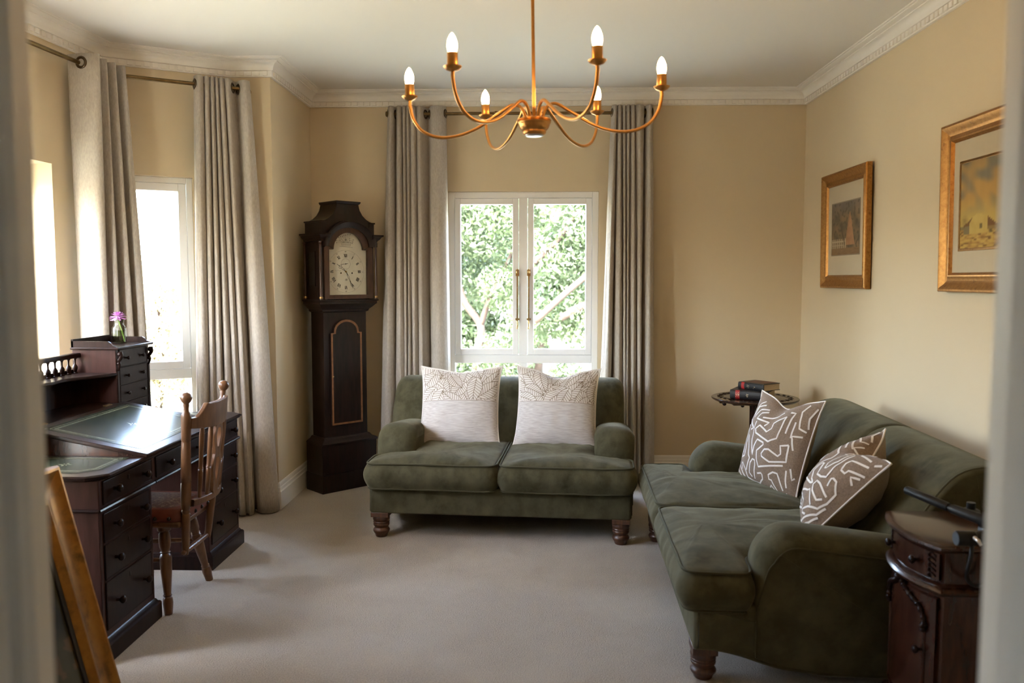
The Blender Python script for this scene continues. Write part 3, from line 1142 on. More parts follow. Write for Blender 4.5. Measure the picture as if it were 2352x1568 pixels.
# ------------------------------------------------------------------ scatter cushions
class Pillow:
    def __init__(s, size, thick, dent=0.0, dent2=0.0, seed=0.0):
        s.S, s.t, s.d, s.d2, s.seed = size, thick, dent, dent2, seed

    def p(s, u, v, side):
        """u across, v up in -1..1; side +1 front. local x = right, y = -front, z = up"""
        e = 0.055
        x = s.S / 2 * u * (1 - e * (1 - v * v))
        z = s.S / 2 * v * (1 - e * (1 - u * u))
        # ears: corners pulled out a little
        k = (abs(u) * abs(v)) ** 6
        x *= 1 + 0.045 * k
        z *= 1 + 0.045 * k
        if v > 0:
            z -= s.d * math.exp(-(u / 0.42) ** 2) * v ** 2.2
        q = max(0.0, (1 - u * u)) ** 0.55 * max(0.0, (1 - v * v)) ** 0.55
        h = s.t / 2 * q
        h *= 1 - s.d2 * math.exp(-(u / 0.22) ** 2) * max(0, v) ** 1.5
        h += 0.006 * noise.noise(Vector((u * 2.2 + s.seed, v * 2.2, side))) * q
        h += 0.004 * noise.noise(Vector((u * 5 + s.seed, v * 5, side + 3))) * min(1, q * 2)
        return Vector((x, -side * h, z))

    def n(s, u, v, side):
        e = 0.02
        a = s.p(min(1, u + e), v, side) - s.p(max(-1, u - e), v, side)
        b = s.p(u, min(1, v + e), side) - s.p(u, max(-1, v - e), side)
        n = a.cross(b)
        if n.length < 1e-9:
            return Vector((0, -side, 0))
        n.normalize()
        if n.y * side > 0:
            n = -n
        return n


def pillow(label, pl, center, right, up, mats, split=None, group=None, name='scatter_cushion', N=33):
    """mats: (front lower, front upper, back)"""
    r = Vector(right).normalized()
    w = Vector(up)
    w = (w - r * w.dot(r)).normalized()
    root = thing(name, label, 'cushion', (0, 0, 0), group=group)
    M = frame(center, r, w.cross(r), w)
    root.matrix_basis = M
    mb = MB()
    g = [-1 + 2 * i / (N - 1) for i in range(N)]
    if split is not None:      # put a row on the seam
        k = min(range(N), key=lambda i: abs(g[i] - split))
        g2 = g[:]
        g2[k] = split
    else:
        g2 = g
    for side in (1, -1):
        P = [pl.p(u, v, side) for u in g for v in g2]
        b = len(mb.v)
        mb.v += [tuple(p) for p in P]
        for i in range(N - 1):
            for j in range(N - 1):
                q = (b + i * N + j, b + (i + 1) * N + j, b + (i + 1) * N + j + 1, b + i * N + j + 1)
                mb.f.append(q if side > 0 else q[::-1])
                if side < 0:
                    mb.m.append(2)
                else:
                    mb.m.append(1 if split is not None and (g2[j] + g2[j + 1]) / 2 > split else 0)
    mb.build('cover', list(mats), root, smooth=180)
    edge = [(u, -1) for u in g] + [(1, v) for v in g2[1:]] + [(u, 1) for u in g[::-1][1:]] + [(-1, v) for v in g2[::-1][1:-1]]
    return root, edge


def ribbon(mb, pl, pts, hw, off=0.0012, step=0.035, taper=False):
    """flat line of half width hw laid on the front of a cushion; pts in (u, v)"""
    dd = []
    for a, b in zip(pts[:-1], pts[1:]):
        L = math.hypot(b[0] - a[0], b[1] - a[1])
        k = max(1, int(L / step))
        for j in range(k):
            dd.append((a[0] + (b[0] - a[0]) * j / k, a[1] + (b[1] - a[1]) * j / k))
    dd.append(pts[-1])
    dd = [(max(-0.985, min(0.985, u)), max(-0.985, min(0.985, v))) for u, v in dd]
    P = []
    m = len(dd)
    for i, (u, v) in enumerate(dd):
        q = pl.p(u, v, 1)
        nn = pl.n(u, v, 1)
        a, b = dd[max(0, i - 1)], dd[min(m - 1, i + 1)]
        t = pl.p(*b, 1) - pl.p(*a, 1)
        if t.length < 1e-9:
            t = Vector((1, 0, 0))
        sd = t.normalized().cross(nn).normalized()
        q = q + nn * off
        P += [q - sd * hw, q + sd * hw]
    mb.grid(P, m, 2)


def clip_uv(pts, lo=-0.97, hi=0.97, vmin=None):
    """split a polyline where it leaves the square"""
    out, cur = [], []
    for u, v in pts:
        if lo <= u <= hi and (vmin if vmin is not None else lo) <= v <= hi:
            cur.append((u, v))
        else:
            if len(cur) > 1:
                out.append(cur)
            cur = []
    if len(cur) > 1:
        out.append(cur)
    return out


# leaf print of the pale cushions: overlapping veined leaves, later leaves lie over earlier ones
def leaf_shape(cx, cy, L, Wd, ang, bend):
    def P(t, s):
        x = L * (t - 0.5)
        wv = Wd * (math.sin(PI * min(1, t ** 0.85)) ** 0.8) * (1 - 0.25 * t)
        y = s * wv + bend * (1 - (2 * t - 1) ** 2)
        return (cx + x * math.cos(ang) - y * math.sin(ang), cy + x * math.sin(ang) + y * math.cos(ang))
    lines = [[P(i / 24, 0) for i in range(25)], [P(i / 24, 1) for i in range(25)], [P(i / 24, -1) for i in range(25)]]
    for k in range(1, 10):
        t0 = k / 10.5
        for s in (1, -1):
            vein = []
            for q in range(9):
                w = q / 8
                vein.append(P(min(0.995, t0 + 0.16 * w ** 0.75), s * w * 0.98))
            lines.append(vein)
    outline = [P(i / 16, 1) for i in range(17)] + [P(i / 16, -1) for i in range(16, -1, -1)]
    return lines, outline


def inside(p, poly):
    x, y = p
    c = False
    n = len(poly)
    for i in range(n):
        x1, y1 = poly[i]
        x2, y2 = poly[i - 1]
        if (y1 > y) != (y2 > y) and x < (x2 - x1) * (y - y1) / (y2 - y1) + x1:
            c = not c
    return c


def leaf_pattern(seed, vmin):
    rg = random.Random(seed)
    leaves = []
    for row in range(4):
        for k in range(8):
            cx = -1.1 + 2.3 * (k + 0.5 * (row % 2)) / 7 + rg.uniform(-0.08, 0.08)
            cy = vmin + 0.02 + row * 0.27 + rg.uniform(-0.06, 0.06)
            ang = rg.choice([-2.1, -0.9, -1.55, -2.5, -0.5, 2.3, 0.9]) + rg.uniform(-0.25, 0.25)
            leaves.append(leaf_shape(cx, cy, rg.uniform(0.55, 0.75), rg.uniform(0.17, 0.23), ang, rg.uniform(-0.05, 0.05)))
    rg.shuffle(leaves)
    res = []
    for i, (lines, _) in enumerate(leaves):
        later = [o for _, o in leaves[i + 1:]]
        boxes = [(min(p[0] for p in o), max(p[0] for p in o), min(p[1] for p in o), max(p[1] for p in o)) for o in later]
        for ln in lines:
            fine = []
            for a, b in zip(ln[:-1], ln[1:]):
                fine += [a, ((a[0] + b[0]) / 2, (a[1] + b[1]) / 2)]
            fine.append(ln[-1])
            cur = []
            for p in fine:
                hid = not (-0.97 < p[0] < 0.97 and vmin < p[1] < 0.97)
                if not hid:
                    for o, bx in zip(later, boxes):
                        if bx[0] < p[0] < bx[1] and bx[2] < p[1] < bx[3] and inside(p, o):
                            hid = True
                            break
                if hid:
                    if len(cur) > 1:
                        res.append(cur)
                    cur = []
                else:
                    cur.append(p)
            if len(cur) > 1:
                res.append(cur)
    return res


def piping_of(pl, edge, root, m):
    pp = MB()
    pp.tube([pl.p(u, v, 1) for u, v in edge], 0.0042, 6, closed=True)
    pp.build('piping', m, root, smooth=180)


for k, (cx, lab, seed, tilt, dent) in enumerate((
        (-0.466, 'pale cushion with leaf print upper half, on the clock end of the small sofa', 4, 0.012, 0.022),
        (0.135, 'pale leaf-print cushion with a sagging top, on the picture-wall end of the small sofa', 9, -0.03, 0.05))):
    pl = Pillow(0.50, 0.17, dent, 0.25, seed)
    c = Vector((cx, 5.085 - 0.075 * (cx + 0.2), 0.658))
    root, edge = pillow(lab, pl, c, (math.cos(R_(-4.4)), math.sin(R_(-4.4)), tilt), (0.0, 0.36, 1.0), (M_weave, M_offwhite, M_offwhite), split=0.10,
                        group='pale leaf cushions')
    mb = MB()
    for ln in leaf_pattern(seed, 0.115):
        ribbon(mb, pl, ln, 0.0013, 0.001, 0.06)
    ribbon(mb, pl, [(-0.97, 0.105), (0.97, 0.105)], 0.0012)
    mb.build('leaf_print', M_taupe_line, root, smooth=0)
    piping_of(pl, edge, root, M_offwhite)

# angular embroidered lines of the brown cushions, (u, v) polylines
MAZE = [
    [(-0.107, 0.293), (-0.033, 0.407), (-0.49, 0.418), (-0.409, 0.577), (-0.216, 0.662)],
    [(-0.283, 0.487), (-0.041, 0.54), (0.177, 0.634), (0.284, 0.727)],
    [(0.445, 0.601), (0.151, 0.408), (0.179, 0.27), (0.083, 0.17), (-0.235, 0.286), (-0.332, 0.183), (-0.282, 0.093), (0.249, -0.027), (0.421, 0.083), (0.445, 0.601)],
    [(0.47, 0.715), (0.589, 0.703), (0.577, 0.578), (0.579, 0.23)],
    [(0.788, 0.908), (0.706, 0.745), (0.817, 0.392), (0.948, 0.348)],
    [(0.97, 0.845), (0.916, 0.631), (0.957, 0.416)],
    [(0.922, 0.238), (0.739, 0.205), (0.829, -0.067)],
    [(0.733, 0.013), (0.561, -0.045), (0.614, -0.205), (0.559, -0.264), (0.305, -0.181), (0.181, -0.205), (0.096, -0.308), (0.125, -0.363), (0.376, -0.43), (0.761, -0.327), (0.733, 0.013)],
    [(0.706, -0.418), (0.05, -0.601), (-0.036, -0.479), (-0.099, -0.272), (0.102, -0.119), (0.078, -0.072), (-0.157, -0.036), (-0.249, -0.198), (-0.248, -0.389), (-0.318, -0.237), (-0.447, 0.355)],
    [(-0.588, 0.025), (-0.401, -0.406), (-0.344, -0.47), (-0.481, -0.737)],
    [(-0.71, -0.48), (-0.97, 0.176), (-0.9, 0.236), (-0.69, 0.225), (-0.583, -0.442), (-0.71, -0.48)],
    [(-0.786, 0.12), (-0.703, -0.376)],
    [(-0.97, -0.235), (-0.97, -0.278), (-0.964, -0.252), (-0.97, -0.115), (-0.97, 0.0), (-0.97, -0.074), (-0.97, -0.235)],
    [(-0.97, -0.422), (-0.97, -0.395), (-0.944, -0.357), (-0.97, -0.144)],
    [(-0.97, -0.496), (-0.97, -0.456)],
    [(-0.966, -0.97), (-0.97, -0.772), (-0.97, -0.665), (-0.97, -0.626), (-0.915, -0.733), (-0.683, -0.896), (-0.495, -0.956)],
    [(-0.873, -0.551), (-0.829, -0.667), (-0.484, -0.92), (-0.286, -0.952)],
    [(-0.67, -0.73), (-0.721, -0.62), (-0.676, -0.586), (-0.541, -0.703), (-0.404, -0.88), (-0.217, -0.926), (0.005, -0.929), (0.156, -0.821), (0.151, -0.736), (0.117, -0.71), (-0.023, -0.741)],
    [(-0.15, -0.868), (-0.112, -0.589), (-0.136, -0.488), (-0.234, -0.472), (-0.307, -0.559), (-0.332, -0.774), (-0.235, -0.843)],
    [(0.566, -0.97), (0.438, -0.779), (0.357, -0.776), (0.346, -0.693), (0.48, -0.61), (0.589, -0.607), (0.723, -0.895)],
    [(0.783, -0.49), (0.819, -0.814)],
    [(0.314, -0.961), (0.397, -0.881), (0.485, -0.961)],
    [(-0.562, 0.144), (-0.47, 0.188), (-0.676, 0.303), (-0.819, 0.372), (-0.773, 0.538), (-0.674, 0.765), (-0.554, 0.849)],
    [(-0.739, 0.479), (-0.67, 0.683), (-0.437, 0.782)],
    [(-0.686, 0.424), (-0.523, 0.639), (-0.249, 0.728)],
    [(-0.885, 0.839), (-0.93, 0.696), (-0.97, 0.753)],
    [(-0.97, 0.557), (-0.97, 0.238)],
    [(-0.97, 0.575), (-0.97, 0.316)],
    [(0.806, -0.915), (0.889, -0.97)],
    [(0.69, 0.51), (0.722, 0.163)],
    [(0.864, -0.429), (0.917, -0.63), (0.955, -0.58)]]

for k, (c, right, up, sz, th, dent, d2, lab, rot) in enumerate((
        ((1.215, 4.12, 0.63), (0.185, -0.53, 0.015), (0.34, 0.06, 1.0), 0.485, 0.20, 0.05, 0.5, 'brown cushion with white angular line embroidery, at the far end of the long sofa', 0),
        ((1.235, 3.28, 0.63), (-0.30, -0.82, -0.09), (0.72, 0.02, 0.82), 0.45, 0.25, 0.07, 0.4, 'brown line-embroidered cushion turned sideways, by the near arm of the long sofa', 1))):
    pl = Pillow(sz, th, dent, d2, 20 + k)
    root, edge = pillow(lab, pl, Vector(c), right, up, (M_brownlin, M_brownlin, M_brownback), group='brown embroidered cushions')
    mb = MB()
    for ln in MAZE:
        if rot:
            ln = [(-v, u) for u, v in ln]
        ribbon(mb, pl, ln, 0.0043, 0.0014, 0.05)
    mb.build('embroidery', M_whiteline, root, smooth=0)
    piping_of(pl, edge, root, M_whiteline)

# ------------------------------------------------------------------ longcase clock, set across the corner
clk = thing('longcase_clock', 'tall dark mahogany longcase clock with arched silvered dial, across the corner', 'clock', (-1.272, 5.61, 0), R_(45))


def slab(mb, hw, y0, y1, z0, z1):
    mb.box(-hw, hw, y0, y1, z0, z1)


def ring_profile(mb, prof, z_of, hw, y0, y1):
    """moulding around three sides: prof list of (projection, z)"""
    P = []
    for d, z in prof:
        P += [(-hw - d, y1, z), (-hw - d, y0 - d, z), (hw + d, y0 - d, z), (hw + d, y1, z)]
    f = []
    for i in range(len(prof) - 1):
        for j in range(4):
            f.append((i * 4 + j, i * 4 + (j + 1) % 4, (i + 1) * 4 + (j + 1) % 4, (i + 1) * 4 + j))
    f.append((0, 1, 2, 3))
    k = (len(prof) - 1) * 4
    f.append((k + 3, k + 2, k + 1, k))
    mb.add(P, f)


b = MB()
slab(b, 0.2225, 0.0, 0.217, 0.0, 0.125)
slab(b, 0.217, 0.005, 0.217, 0.125, 0.325)
b.build('base', M_clock, clk, bevel=0.003, smooth=0, fix=True)
b = MB()
ring_profile(b, [(0.05, 0.325), (0.052, 0.337), (0.044, 0.345), (0.022, 0.356), (0.010, 0.372), (0.0, 0.374)], None, 0.17, 0.046, 0.21)
b.build('base_moulding', M_clock, clk, smooth=30, fix=True)
b = MB()
slab(b, 0.17, 0.046, 0.205, 0.36, 1.25)
b.build('trunk', M_clock, clk, bevel=0.002, smooth=0, fix=True)


def door_outline(hw, zb, zs, r, sh):
    """lancet door: square bottom, shoulders and a round arch"""
    pts = [(-hw, zb), (hw, zb), (hw, zs)]
    pts += [(hw - sh, zs + 0.002), (hw - sh, zs + 0.012)]
    w = hw - sh
    for k in range(1, 12):
        a = PI * k / 12
        pts.append((w * math.cos(a), zs + 0.012 + r * math.sin(a)))
    pts += [(-w, zs + 0.012), (-w, zs + 0.002), (-hw, zs)]
    return pts


o1, o2 = door_outline(0.122, 0.455, 1.085, 0.078, 0.024), door_outline(0.108, 0.468, 1.078, 0.070, 0.024)
b = MB()
b.prism(o1, 0.030, 0.047, 'y')
tdoor = b.build('trunk_door', M_clock, clk, smooth=0, fix=True)
b = MB()
n = len(o1)
P = [(x, 0.0292, z) for x, z in o1] + [(x, 0.0292, z) for x, z in o2]
b.add(P, [(i, (i + 1) % n, n + (i + 1) % n, n + i) for i in range(n)])
b.build('inlay_border', M_inlay, tdoor, smooth=0, label='golden inlay border of the trunk door')
b = MB().lathe([(0.004, 0), (0.006, 0.004), (0.002, 0.006)], 10, T(-0.112, 0.029, 0.79) @ RX(PI / 2))
b.build('escutcheon', M_brass, tdoor)
b = MB()
ring_profile(b, [(0.0, 1.225), (0.012, 1.232), (0.016, 1.245), (0.034, 1.262), (0.050, 1.280), (0.056, 1.284), (0.056, 1.300), (0.064, 1.303), (0.064, 1.312), (0.03, 1.314)], None, 0.17, 0.046, 0.21)
b.build('hood_support_moulding', M_clock, clk, smooth=25, fix=True)
# hood box with side windows
HY0, HY1 = -0.012, 0.205
b = MB()
b.box(-0.205, 0.205, 0.05, HY1, 1.312, 1.70)
b.box(-0.205, -0.165, HY0 + 0.006, 0.05, 1.312, 1.70)
b.box(0.165, 0.205, HY0 + 0.006, 0.05, 1.312, 1.70)
hood = b.build('hood', M_clock, clk, bevel=0.002, smooth=0, fix=True)
for sg in (-1, 1):
    x = sg * 0.206
    b = MB()
    b.box(x - 0.003, x + 0.003, 0.075, 0.155, 1.41, 1.63)
    b.build('side_window', M_ink, hood, smooth=0, fix=True)
    b = MB()
    for q in ((0.07, 0.076, 1.405, 1.635), (0.154, 0.16, 1.405, 1.635), (0.07, 0.16, 1.63, 1.637), (0.07, 0.16, 1.403, 1.41)):
        b.box(x - 0.006, x + 0.006, *q)
    b.build('side_window_frame', M_clock, hood, smooth=0, fix=True)
    for y in (HY0, 0.19):
        b = MB()
        b.lathe([(0.013, 1.314), (0.013, 1.325), (0.0095, 1.33), (0.010, 1.336), (0.009, 1.50), (0.0085, 1.672), (0.011, 1.678), (0.009, 1.684), (0.013, 1.69), (0.013, 1.70)], 14, T(sg * 0.218, y, 0))
        b.build('column', M_clockred, hood, smooth=40)
        b = MB()
        b.lathe([(0.0135, 1.322), (0.0145, 1.327), (0.011, 1.335)], 14, T(sg * 0.218, y, 0))
        b.build('column_collar', M_brass, hood)
# hood door with arched opening
door_in = [(-0.153, 1.345), (0.153, 1.345), (0.153, 1.648), (0.122, 1.648)]
for k in range(0, 17):
    a = PI * k / 16
    door_in.append((0.118 * math.cos(a), 1.652 + 0.112 * math.sin(a)))
door_in += [(-0.122, 1.648), (-0.153, 1.648)]
door_out = [(-0.19, 1.318), (0.19, 1.318), (0.19, 1.66), (0.165, 1.68)]
for k in range(0, 17):
    a = PI * k / 16
    door_out.append((0.162 * math.cos(a), 1.668 + 0.145 * math.sin(a)))
door_out += [(-0.165, 1.68), (-0.19, 1.66)]
b = MB()
n = len(door_in)
for y, fl in ((HY0 - 0.004, 0), (HY0 + 0.016, 1)):
    P = [(x, y, z) for x, z in door_out] + [(x, y, z) for x, z in door_in]
    b.add(P, [(i, (i + 1) % n, n + (i + 1) % n, n + i) for i in range(n)])
for poly in (door_in, door_out):
    P = [(x, HY0 - 0.004, z) for x, z in poly] + [(x, HY0 + 0.016, z) for x, z in poly]
    b.add(P, [(i, (i + 1) % n, n + (i + 1) % n, n + i) for i in range(n)])
hdoor = b.build('hood_door', M_clockred, clk, smooth=30, fix=True)
b = MB()
b.prism(inset(door_in, -0.004), HY0 + 0.004, HY0 + 0.006, 'y')
b.build('dial_glass', M_pane, hdoor, smooth=0, fix=True)
# cornice breaking into an arch
prof = [(0.0, 1.700), (0.012, 1.704), (0.016, 1.714), (0.026, 1.722), (0.036, 1.738), (0.046, 1.744), (0.046, 1.754), (0.0, 1.756)]
b = MB()
for sg in (-1, 1):
    xa, xb = 0.168, 0.205
    P = []
    for d, z in prof:
        P += [(sg * xa, HY0 - 0.006 - d, z), (sg * (xb + d), HY0 - 0.006 - d, z), (sg * (xb + d), HY1, z), (sg * xa, HY1, z)]
    f = []
    for i in range(len(prof) - 1):
        for j in range(4):
            f.append((i * 4 + j, i * 4 + (j + 1) % 4, (i + 1) * 4 + (j + 1) % 4, (i + 1) * 4 + j))
    f += [(0, 1, 2, 3), tuple((len(prof) - 1) * 4 + j for j in (3, 2, 1, 0))]
    b.add(P, f)
b.build('hood_cornice', M_clock, clk, smooth=25, fix=True)
b = MB()
aprof = [(0.0, 0.0), (0.010, 0.0), (0.016, 0.010), (0.026, 0.018), (0.036, 0.032), (0.044, 0.038), (0.044, 0.048), (0.0, 0.048)]
P = []
na = 25
for k in range(na):
    a = PI * k / (na - 1)
    for d, q in aprof:
        r = 0.148 + q * 0.95
        P.append((r * 1.06 * math.cos(a), HY0 - 0.006 - d * 0.8, 1.70 - 0.030 + (r - 0.02) * math.sin(a)))
b.grid(P, na, len(aprof), closed_v=True)
b.build('hood_arch', M_clock, clk, smooth=30, fix=True)
# frieze blocks and pagoda top
b = MB()
outl = [(-0.205, 1.70), (-0.140, 1.70)] + [(-0.140 * math.cos(PI * k / 16), 1.70 + 0.098 * math.sin(PI * k / 16)) for k in range(1, 16)] + [(0.140, 1.70), (0.205, 1.70), (0.205, 1.835)]
conc = [(0.205, 1.835), (0.175, 1.842), (0.145, 1.858), (0.115, 1.884), (0.094, 1.918), (0.084, 1.955)]
outl += conc[1:] + [(-x, z) for x, z in conc[::-1][:-1]] + [(-0.205, 1.835)]
b.prism(outl, HY0 + 0.004, HY1, 'y')
b.build('pagoda_top', M_clock, clk, smooth=25, fix=True)
b = MB()
ring_profile(b, [(0.0, 1.955), (0.006, 1.958), (0.012, 1.968), (0.012, 1.974), (0.0, 1.976)], None, 0.084, HY0 + 0.004, HY1)
for sg in (-1, 1):
    xa, xb = 0.165, 0.206
    x0, x1 = sorted((sg * xa, sg * xb))
    b.box(min(x0, sg * 0.213), max(x1, sg * 0.213), HY0 - 0.004, HY1, 1.829, 1.838)
    b.box(x0, x1, HY0 + 0.000, 0.02, 1.75, 1.83)
b.build('top_moulding', M_clock, clk, smooth=25, fix=True)

# dial plate and everything engraved on it
DY = 0.022
dial_poly = [(-0.16, 1.34), (0.16, 1.34), (0.16, 1.65)]
for k in range(0, 17):
    a = PI * k / 16
    dial_poly.append((0.126 * math.cos(a), 1.65 + 0.12 * math.sin(a)))
dial_poly += [(-0.16, 1.65)]
b = MB()
b.prism(dial_poly, DY, DY + 0.006, 'y')
dial = b.build('dial', M_dial, clk, smooth=0, fix=True, label='silvered arched dial with black roman numerals')
DC = (-0.004, 1.502)


def dpt(r, deg, y=DY - 0.0006):
    a = R_(deg)
    return Vector((DC[0] + r * math.sin(a), y, DC[1] + r * math.cos(a)))


def stroke(mb, p, q, w, y=DY - 0.0006):
    p, q = Vector((p[0], y, p[1])), Vector((q[0], y, q[1]))
    d = (q - p)
    if d.length < 1e-7:
        return
    n = Vector((-d.z, 0, d.x)).normalized() * w
    mb.add([p - n, p + n, q + n, q - n], [(0, 1, 2, 3)])


ROM = ['XII', 'I', 'II', 'III', 'IIII', 'V', 'VI', 'VII', 'VIII', 'IX', 'X', 'XI']
for h, txt in enumerate(ROM):
    mb = MB()
    wd = {'I': 0.0065, 'V': 0.0125, 'X': 0.0125}
    tot = sum(wd[c] for c in txt)
    x = -tot / 2
    a = R_(30 * h)
    hh = 0.0115

    def loc(px, pz):
        r = 0.108 + pz
        return (DC[0] + px * math.cos(a) + r * math.sin(a), DC[1] - px * math.sin(a) + r * math.cos(a))
    for c in txt:
        w = wd[c]
        cx = x + w / 2
        if c == 'I':
            stroke(mb, loc(cx, -hh), loc(cx, hh), 0.0022)
        elif c == 'V':
            stroke(mb, loc(cx - 0.005, hh), loc(cx, -hh), 0.0024)
            stroke(mb, loc(cx + 0.005, hh), loc(cx, -hh), 0.0012)
        else:
            stroke(mb, loc(cx - 0.005, hh), loc(cx + 0.005, -hh), 0.0024)
            stroke(mb, loc(cx + 0.005, hh), loc(cx - 0.005, -hh), 0.0012)
        x += w
    mb.build('numeral', M_ink, dial, smooth=0)
# minute dots, rings, seconds dial
mb = MB()
for k in range(60):
    c = dpt(0.126, 6 * k)
    mb.add([c + Vector((0.0013 * math.cos(q * PI / 2), 0, 0.0013 * math.sin(q * PI / 2))) for q in range(4)], [(0, 1, 2, 3)])


def circ(mb, c, r, w, n=64):
    for k in range(n):
        a0, a1 = 2 * PI * k / n, 2 * PI * (k + 1) / n
        y = DY - 0.0005
        mb.add([(c[0] + (r - w) * math.cos(a0), y, c[1] + (r - w) * math.sin(a0)), (c[0] + (r + w) * math.cos(a0), y, c[1] + (r + w) * math.sin(a0)),
                (c[0] + (r + w) * math.cos(a1), y, c[1] + (r + w) * math.sin(a1)), (c[0] + (r - w) * math.cos(a1), y, c[1] + (r - w) * math.sin(a1))], [(0, 1, 2, 3)])


circ(mb, DC, 0.1445, 0.0005)
circ(mb, (DC[0], DC[1] + 0.052), 0.036, 0.0006, 40)
mb.build('minute_ring', M_faint, dial, smooth=0)


def text(body, size, loc, rot, m, parent, name, ex=0.0003, align='CENTER'):
    c = bpy.data.curves.new(name, 'FONT')
    c.body = body
    c.size = size
    c.extrude = ex
    c.align_x = align
    c.align_y = 'CENTER'
    c.materials.append(m)
    tmp = bpy.data.objects.new(name, c)
    me = bpy.data.meshes.new_from_object(tmp)
    bpy.data.objects.remove(tmp)
    bpy.data.curves.remove(c)
    o = bpy.data.objects.new(name, me)
    COL.objects.link(o)
    o.parent = parent
    o.location = loc
    o.rotation_euler = rot
    return o


for k in range(12):
    c = dpt(0.1355, 30 * k)
    flip = 4 <= k <= 8
    o = text(str(5 * k if k else 60), 0.0125, c, (PI / 2, 0, 0), M_faint, dial, 'minute_figure')
    o.rotation_euler = (RY(R_(30 * k)) @ RX(PI / 2)).to_euler() if not flip else (RY(R_(30 * k + 180)) @ RX(PI / 2)).to_euler()
# engraved flower basket in the arch, maker's flourish, winding holes, date aperture
mb = MB()
rg = random.Random(3)
by = 1.672
stroke(mb, (-0.05, by), (0.055, by - 0.006), 0.0009)
for x in np.linspace(-0.032, 0.034, 9):
    stroke(mb, (x, by + 0.004), (x * 1.15, by + 0.026), 0.0008)
for z in (0.004, 0.015, 0.026):
    stroke(mb, (-0.034 - z * 0.2, by + z), (0.036 + z * 0.2, by + z), 0.0008)
for k in range(15):
    a = PI * (0.02 + 0.96 * k / 14)
    r = 0.045 + rg.uniform(-0.01, 0.028)
    p0 = (0.012 * math.cos(a), by + 0.028)
    p1 = (r * 1.15 * math.cos(a), by + 0.02 + r * 0.95 * math.sin(a))
    pm = ((p0[0] + p1[0]) / 2 + rg.uniform(-0.006, 0.006), (p0[1] + p1[1]) / 2)
    stroke(mb, p0, pm, 0.0006)
    stroke(mb, pm, p1, 0.0006)
    for q in range(5):
        t = 2 * PI * q / 5
        stroke(mb, p1, (p1[0] + 0.0045 * math.cos(t), p1[1] + 0.0045 * math.sin(t)), 0.0009)
for q in range(7):
    t = 2 * PI * q / 7
    stroke(mb, (0, by + 0.045), (0.009 * math.cos(t), by + 0.045 + 0.009 * math.sin(t)), 0.0012)
for x0 in (-0.092, 0.05):
    px_, pz_ = x0, 1.507
    for k in range(14):
        nx, nz = px_ + 0.0036, 1.507 + rg.choice([-1, 1]) * rg.uniform(0.001, 0.0045)
        stroke(mb, (px_, pz_), (nx, nz), 0.0004)
        px_, pz_ = nx, nz
for x in np.linspace(-0.006, 0.006, 3):
    stroke(mb, (x, 1.44), (x, 1.453), 0.0014)
mb.build('engraving', M_faint, dial, smooth=0)
mb = MB()
for x in (-0.042, 0.046):
    mb.lathe([(0.0055, 0), (0.0055, 0.001)], 12, T(x, DY - 0.0002, 1.492) @ RX(PI / 2))
mb.build('winding_hole', M_ink, dial, smooth=0)


def hand(name, deg, L, w, tail, y, loops):
    mb = MB()
    pts = [(-w * 0.4, -tail), (w * 0.4, -tail), (w * 0.5, L * 0.2), (w * 0.35, L * 0.45)]
    for p, q, r in (((0, -tail), (0, L * 0.22), w * 0.5), ((0, L * 0.55), (0, L), w * 0.28)):
        stroke(mb, p, q, r, 0)
    for s in (-1, 1):
        for a, c in zip(loops[:-1], loops[1:]):
            stroke(mb, (s * a[0], a[1] * L), (s * c[0], c[1] * L), 0.0011, 0)
    o = mb.build(name, M_ink, dial, smooth=0)
    o.matrix_basis = T(DC[0], y, DC[1]) @ RY(R_(deg))
    return o


hand('hour_hand', 306, 0.088, 0.005, 0.0, DY - 0.004, [(0.0, 0.2), (0.006, 0.32), (0.003, 0.5), (0.012, 0.58), (0.011, 0.68), (0.002, 0.74), (0.0, 0.76)])
hand('minute_hand', 155, 0.124, 0.005, 0.0, DY - 0.006, [(0.0, 0.15), (0.005, 0.25), (0.003, 0.5), (0.001, 0.7), (0.007, 0.78), (0.006, 0.84), (0.0, 0.9)])
mb = MB()
stroke(mb, (DC[0] - 0.036, DC[1] + 0.049), (DC[0] + 0.018, DC[1] + 0.054), 0.0013, DY - 0.002)
mb.lathe([(0.004, 0), (0.004, 0.001)], 10, T(DC[0], DY - 0.002, DC[1] + 0.052) @ RX(PI / 2))
mb.build('seconds_hand', M_ink, dial, smooth=0)
MB().lathe([(0.007, 0), (0.006, 0.006), (0.002, 0.009)], 12, T(DC[0], DY - 0.001, DC[1]) @ RX(PI / 2)).build('hand_collet', M_brass, dial)

# ------------------------------------------------------------------ chandelier
CHX, CHY = -0.004, 2.90
ch = thing('chandelier', 'brushed gold six-arm chandelier with lit candle bulbs', 'chandelier', (CHX, CHY, 1.955), rot=(0, R_(-0.9), R_(-4.2)))
hub = MB().lathe([(0.005, -0.012), (0.034, -0.010), (0.040, -0.004), (0.041, 0.000), (0.0405, 0.004), (0.044, 0.007), (0.050, 0.014), (0.053, 0.022), (0.054, 0.026), (0.056, 0.029),
                  (0.0575, 0.031), (0.0575, 0.035), (0.055, 0.037), (0.0585, 0.039), (0.0585, 0.043), (0.052, 0.046), (0.03, 0.048), (0.012, 0.049)], 32)
hub.build('hub', M_gold_lamp, ch, smooth=40)
MB().lathe([(0.001, -0.0155), (0.015, -0.015), (0.03, -0.0135), (0.033, -0.011), (0.033, -0.009)], 28).build('hub_cap', M_steel, ch, smooth=60, label='polished cap under the hub')
st = MB()
st.lathe([(0.009, 0.045), (0.009, 0.052), (0.0062, 0.055), (0.0058, 0.40), (0.0062, 0.452), (0.008, 0.455), (0.008, 0.462)], 14)
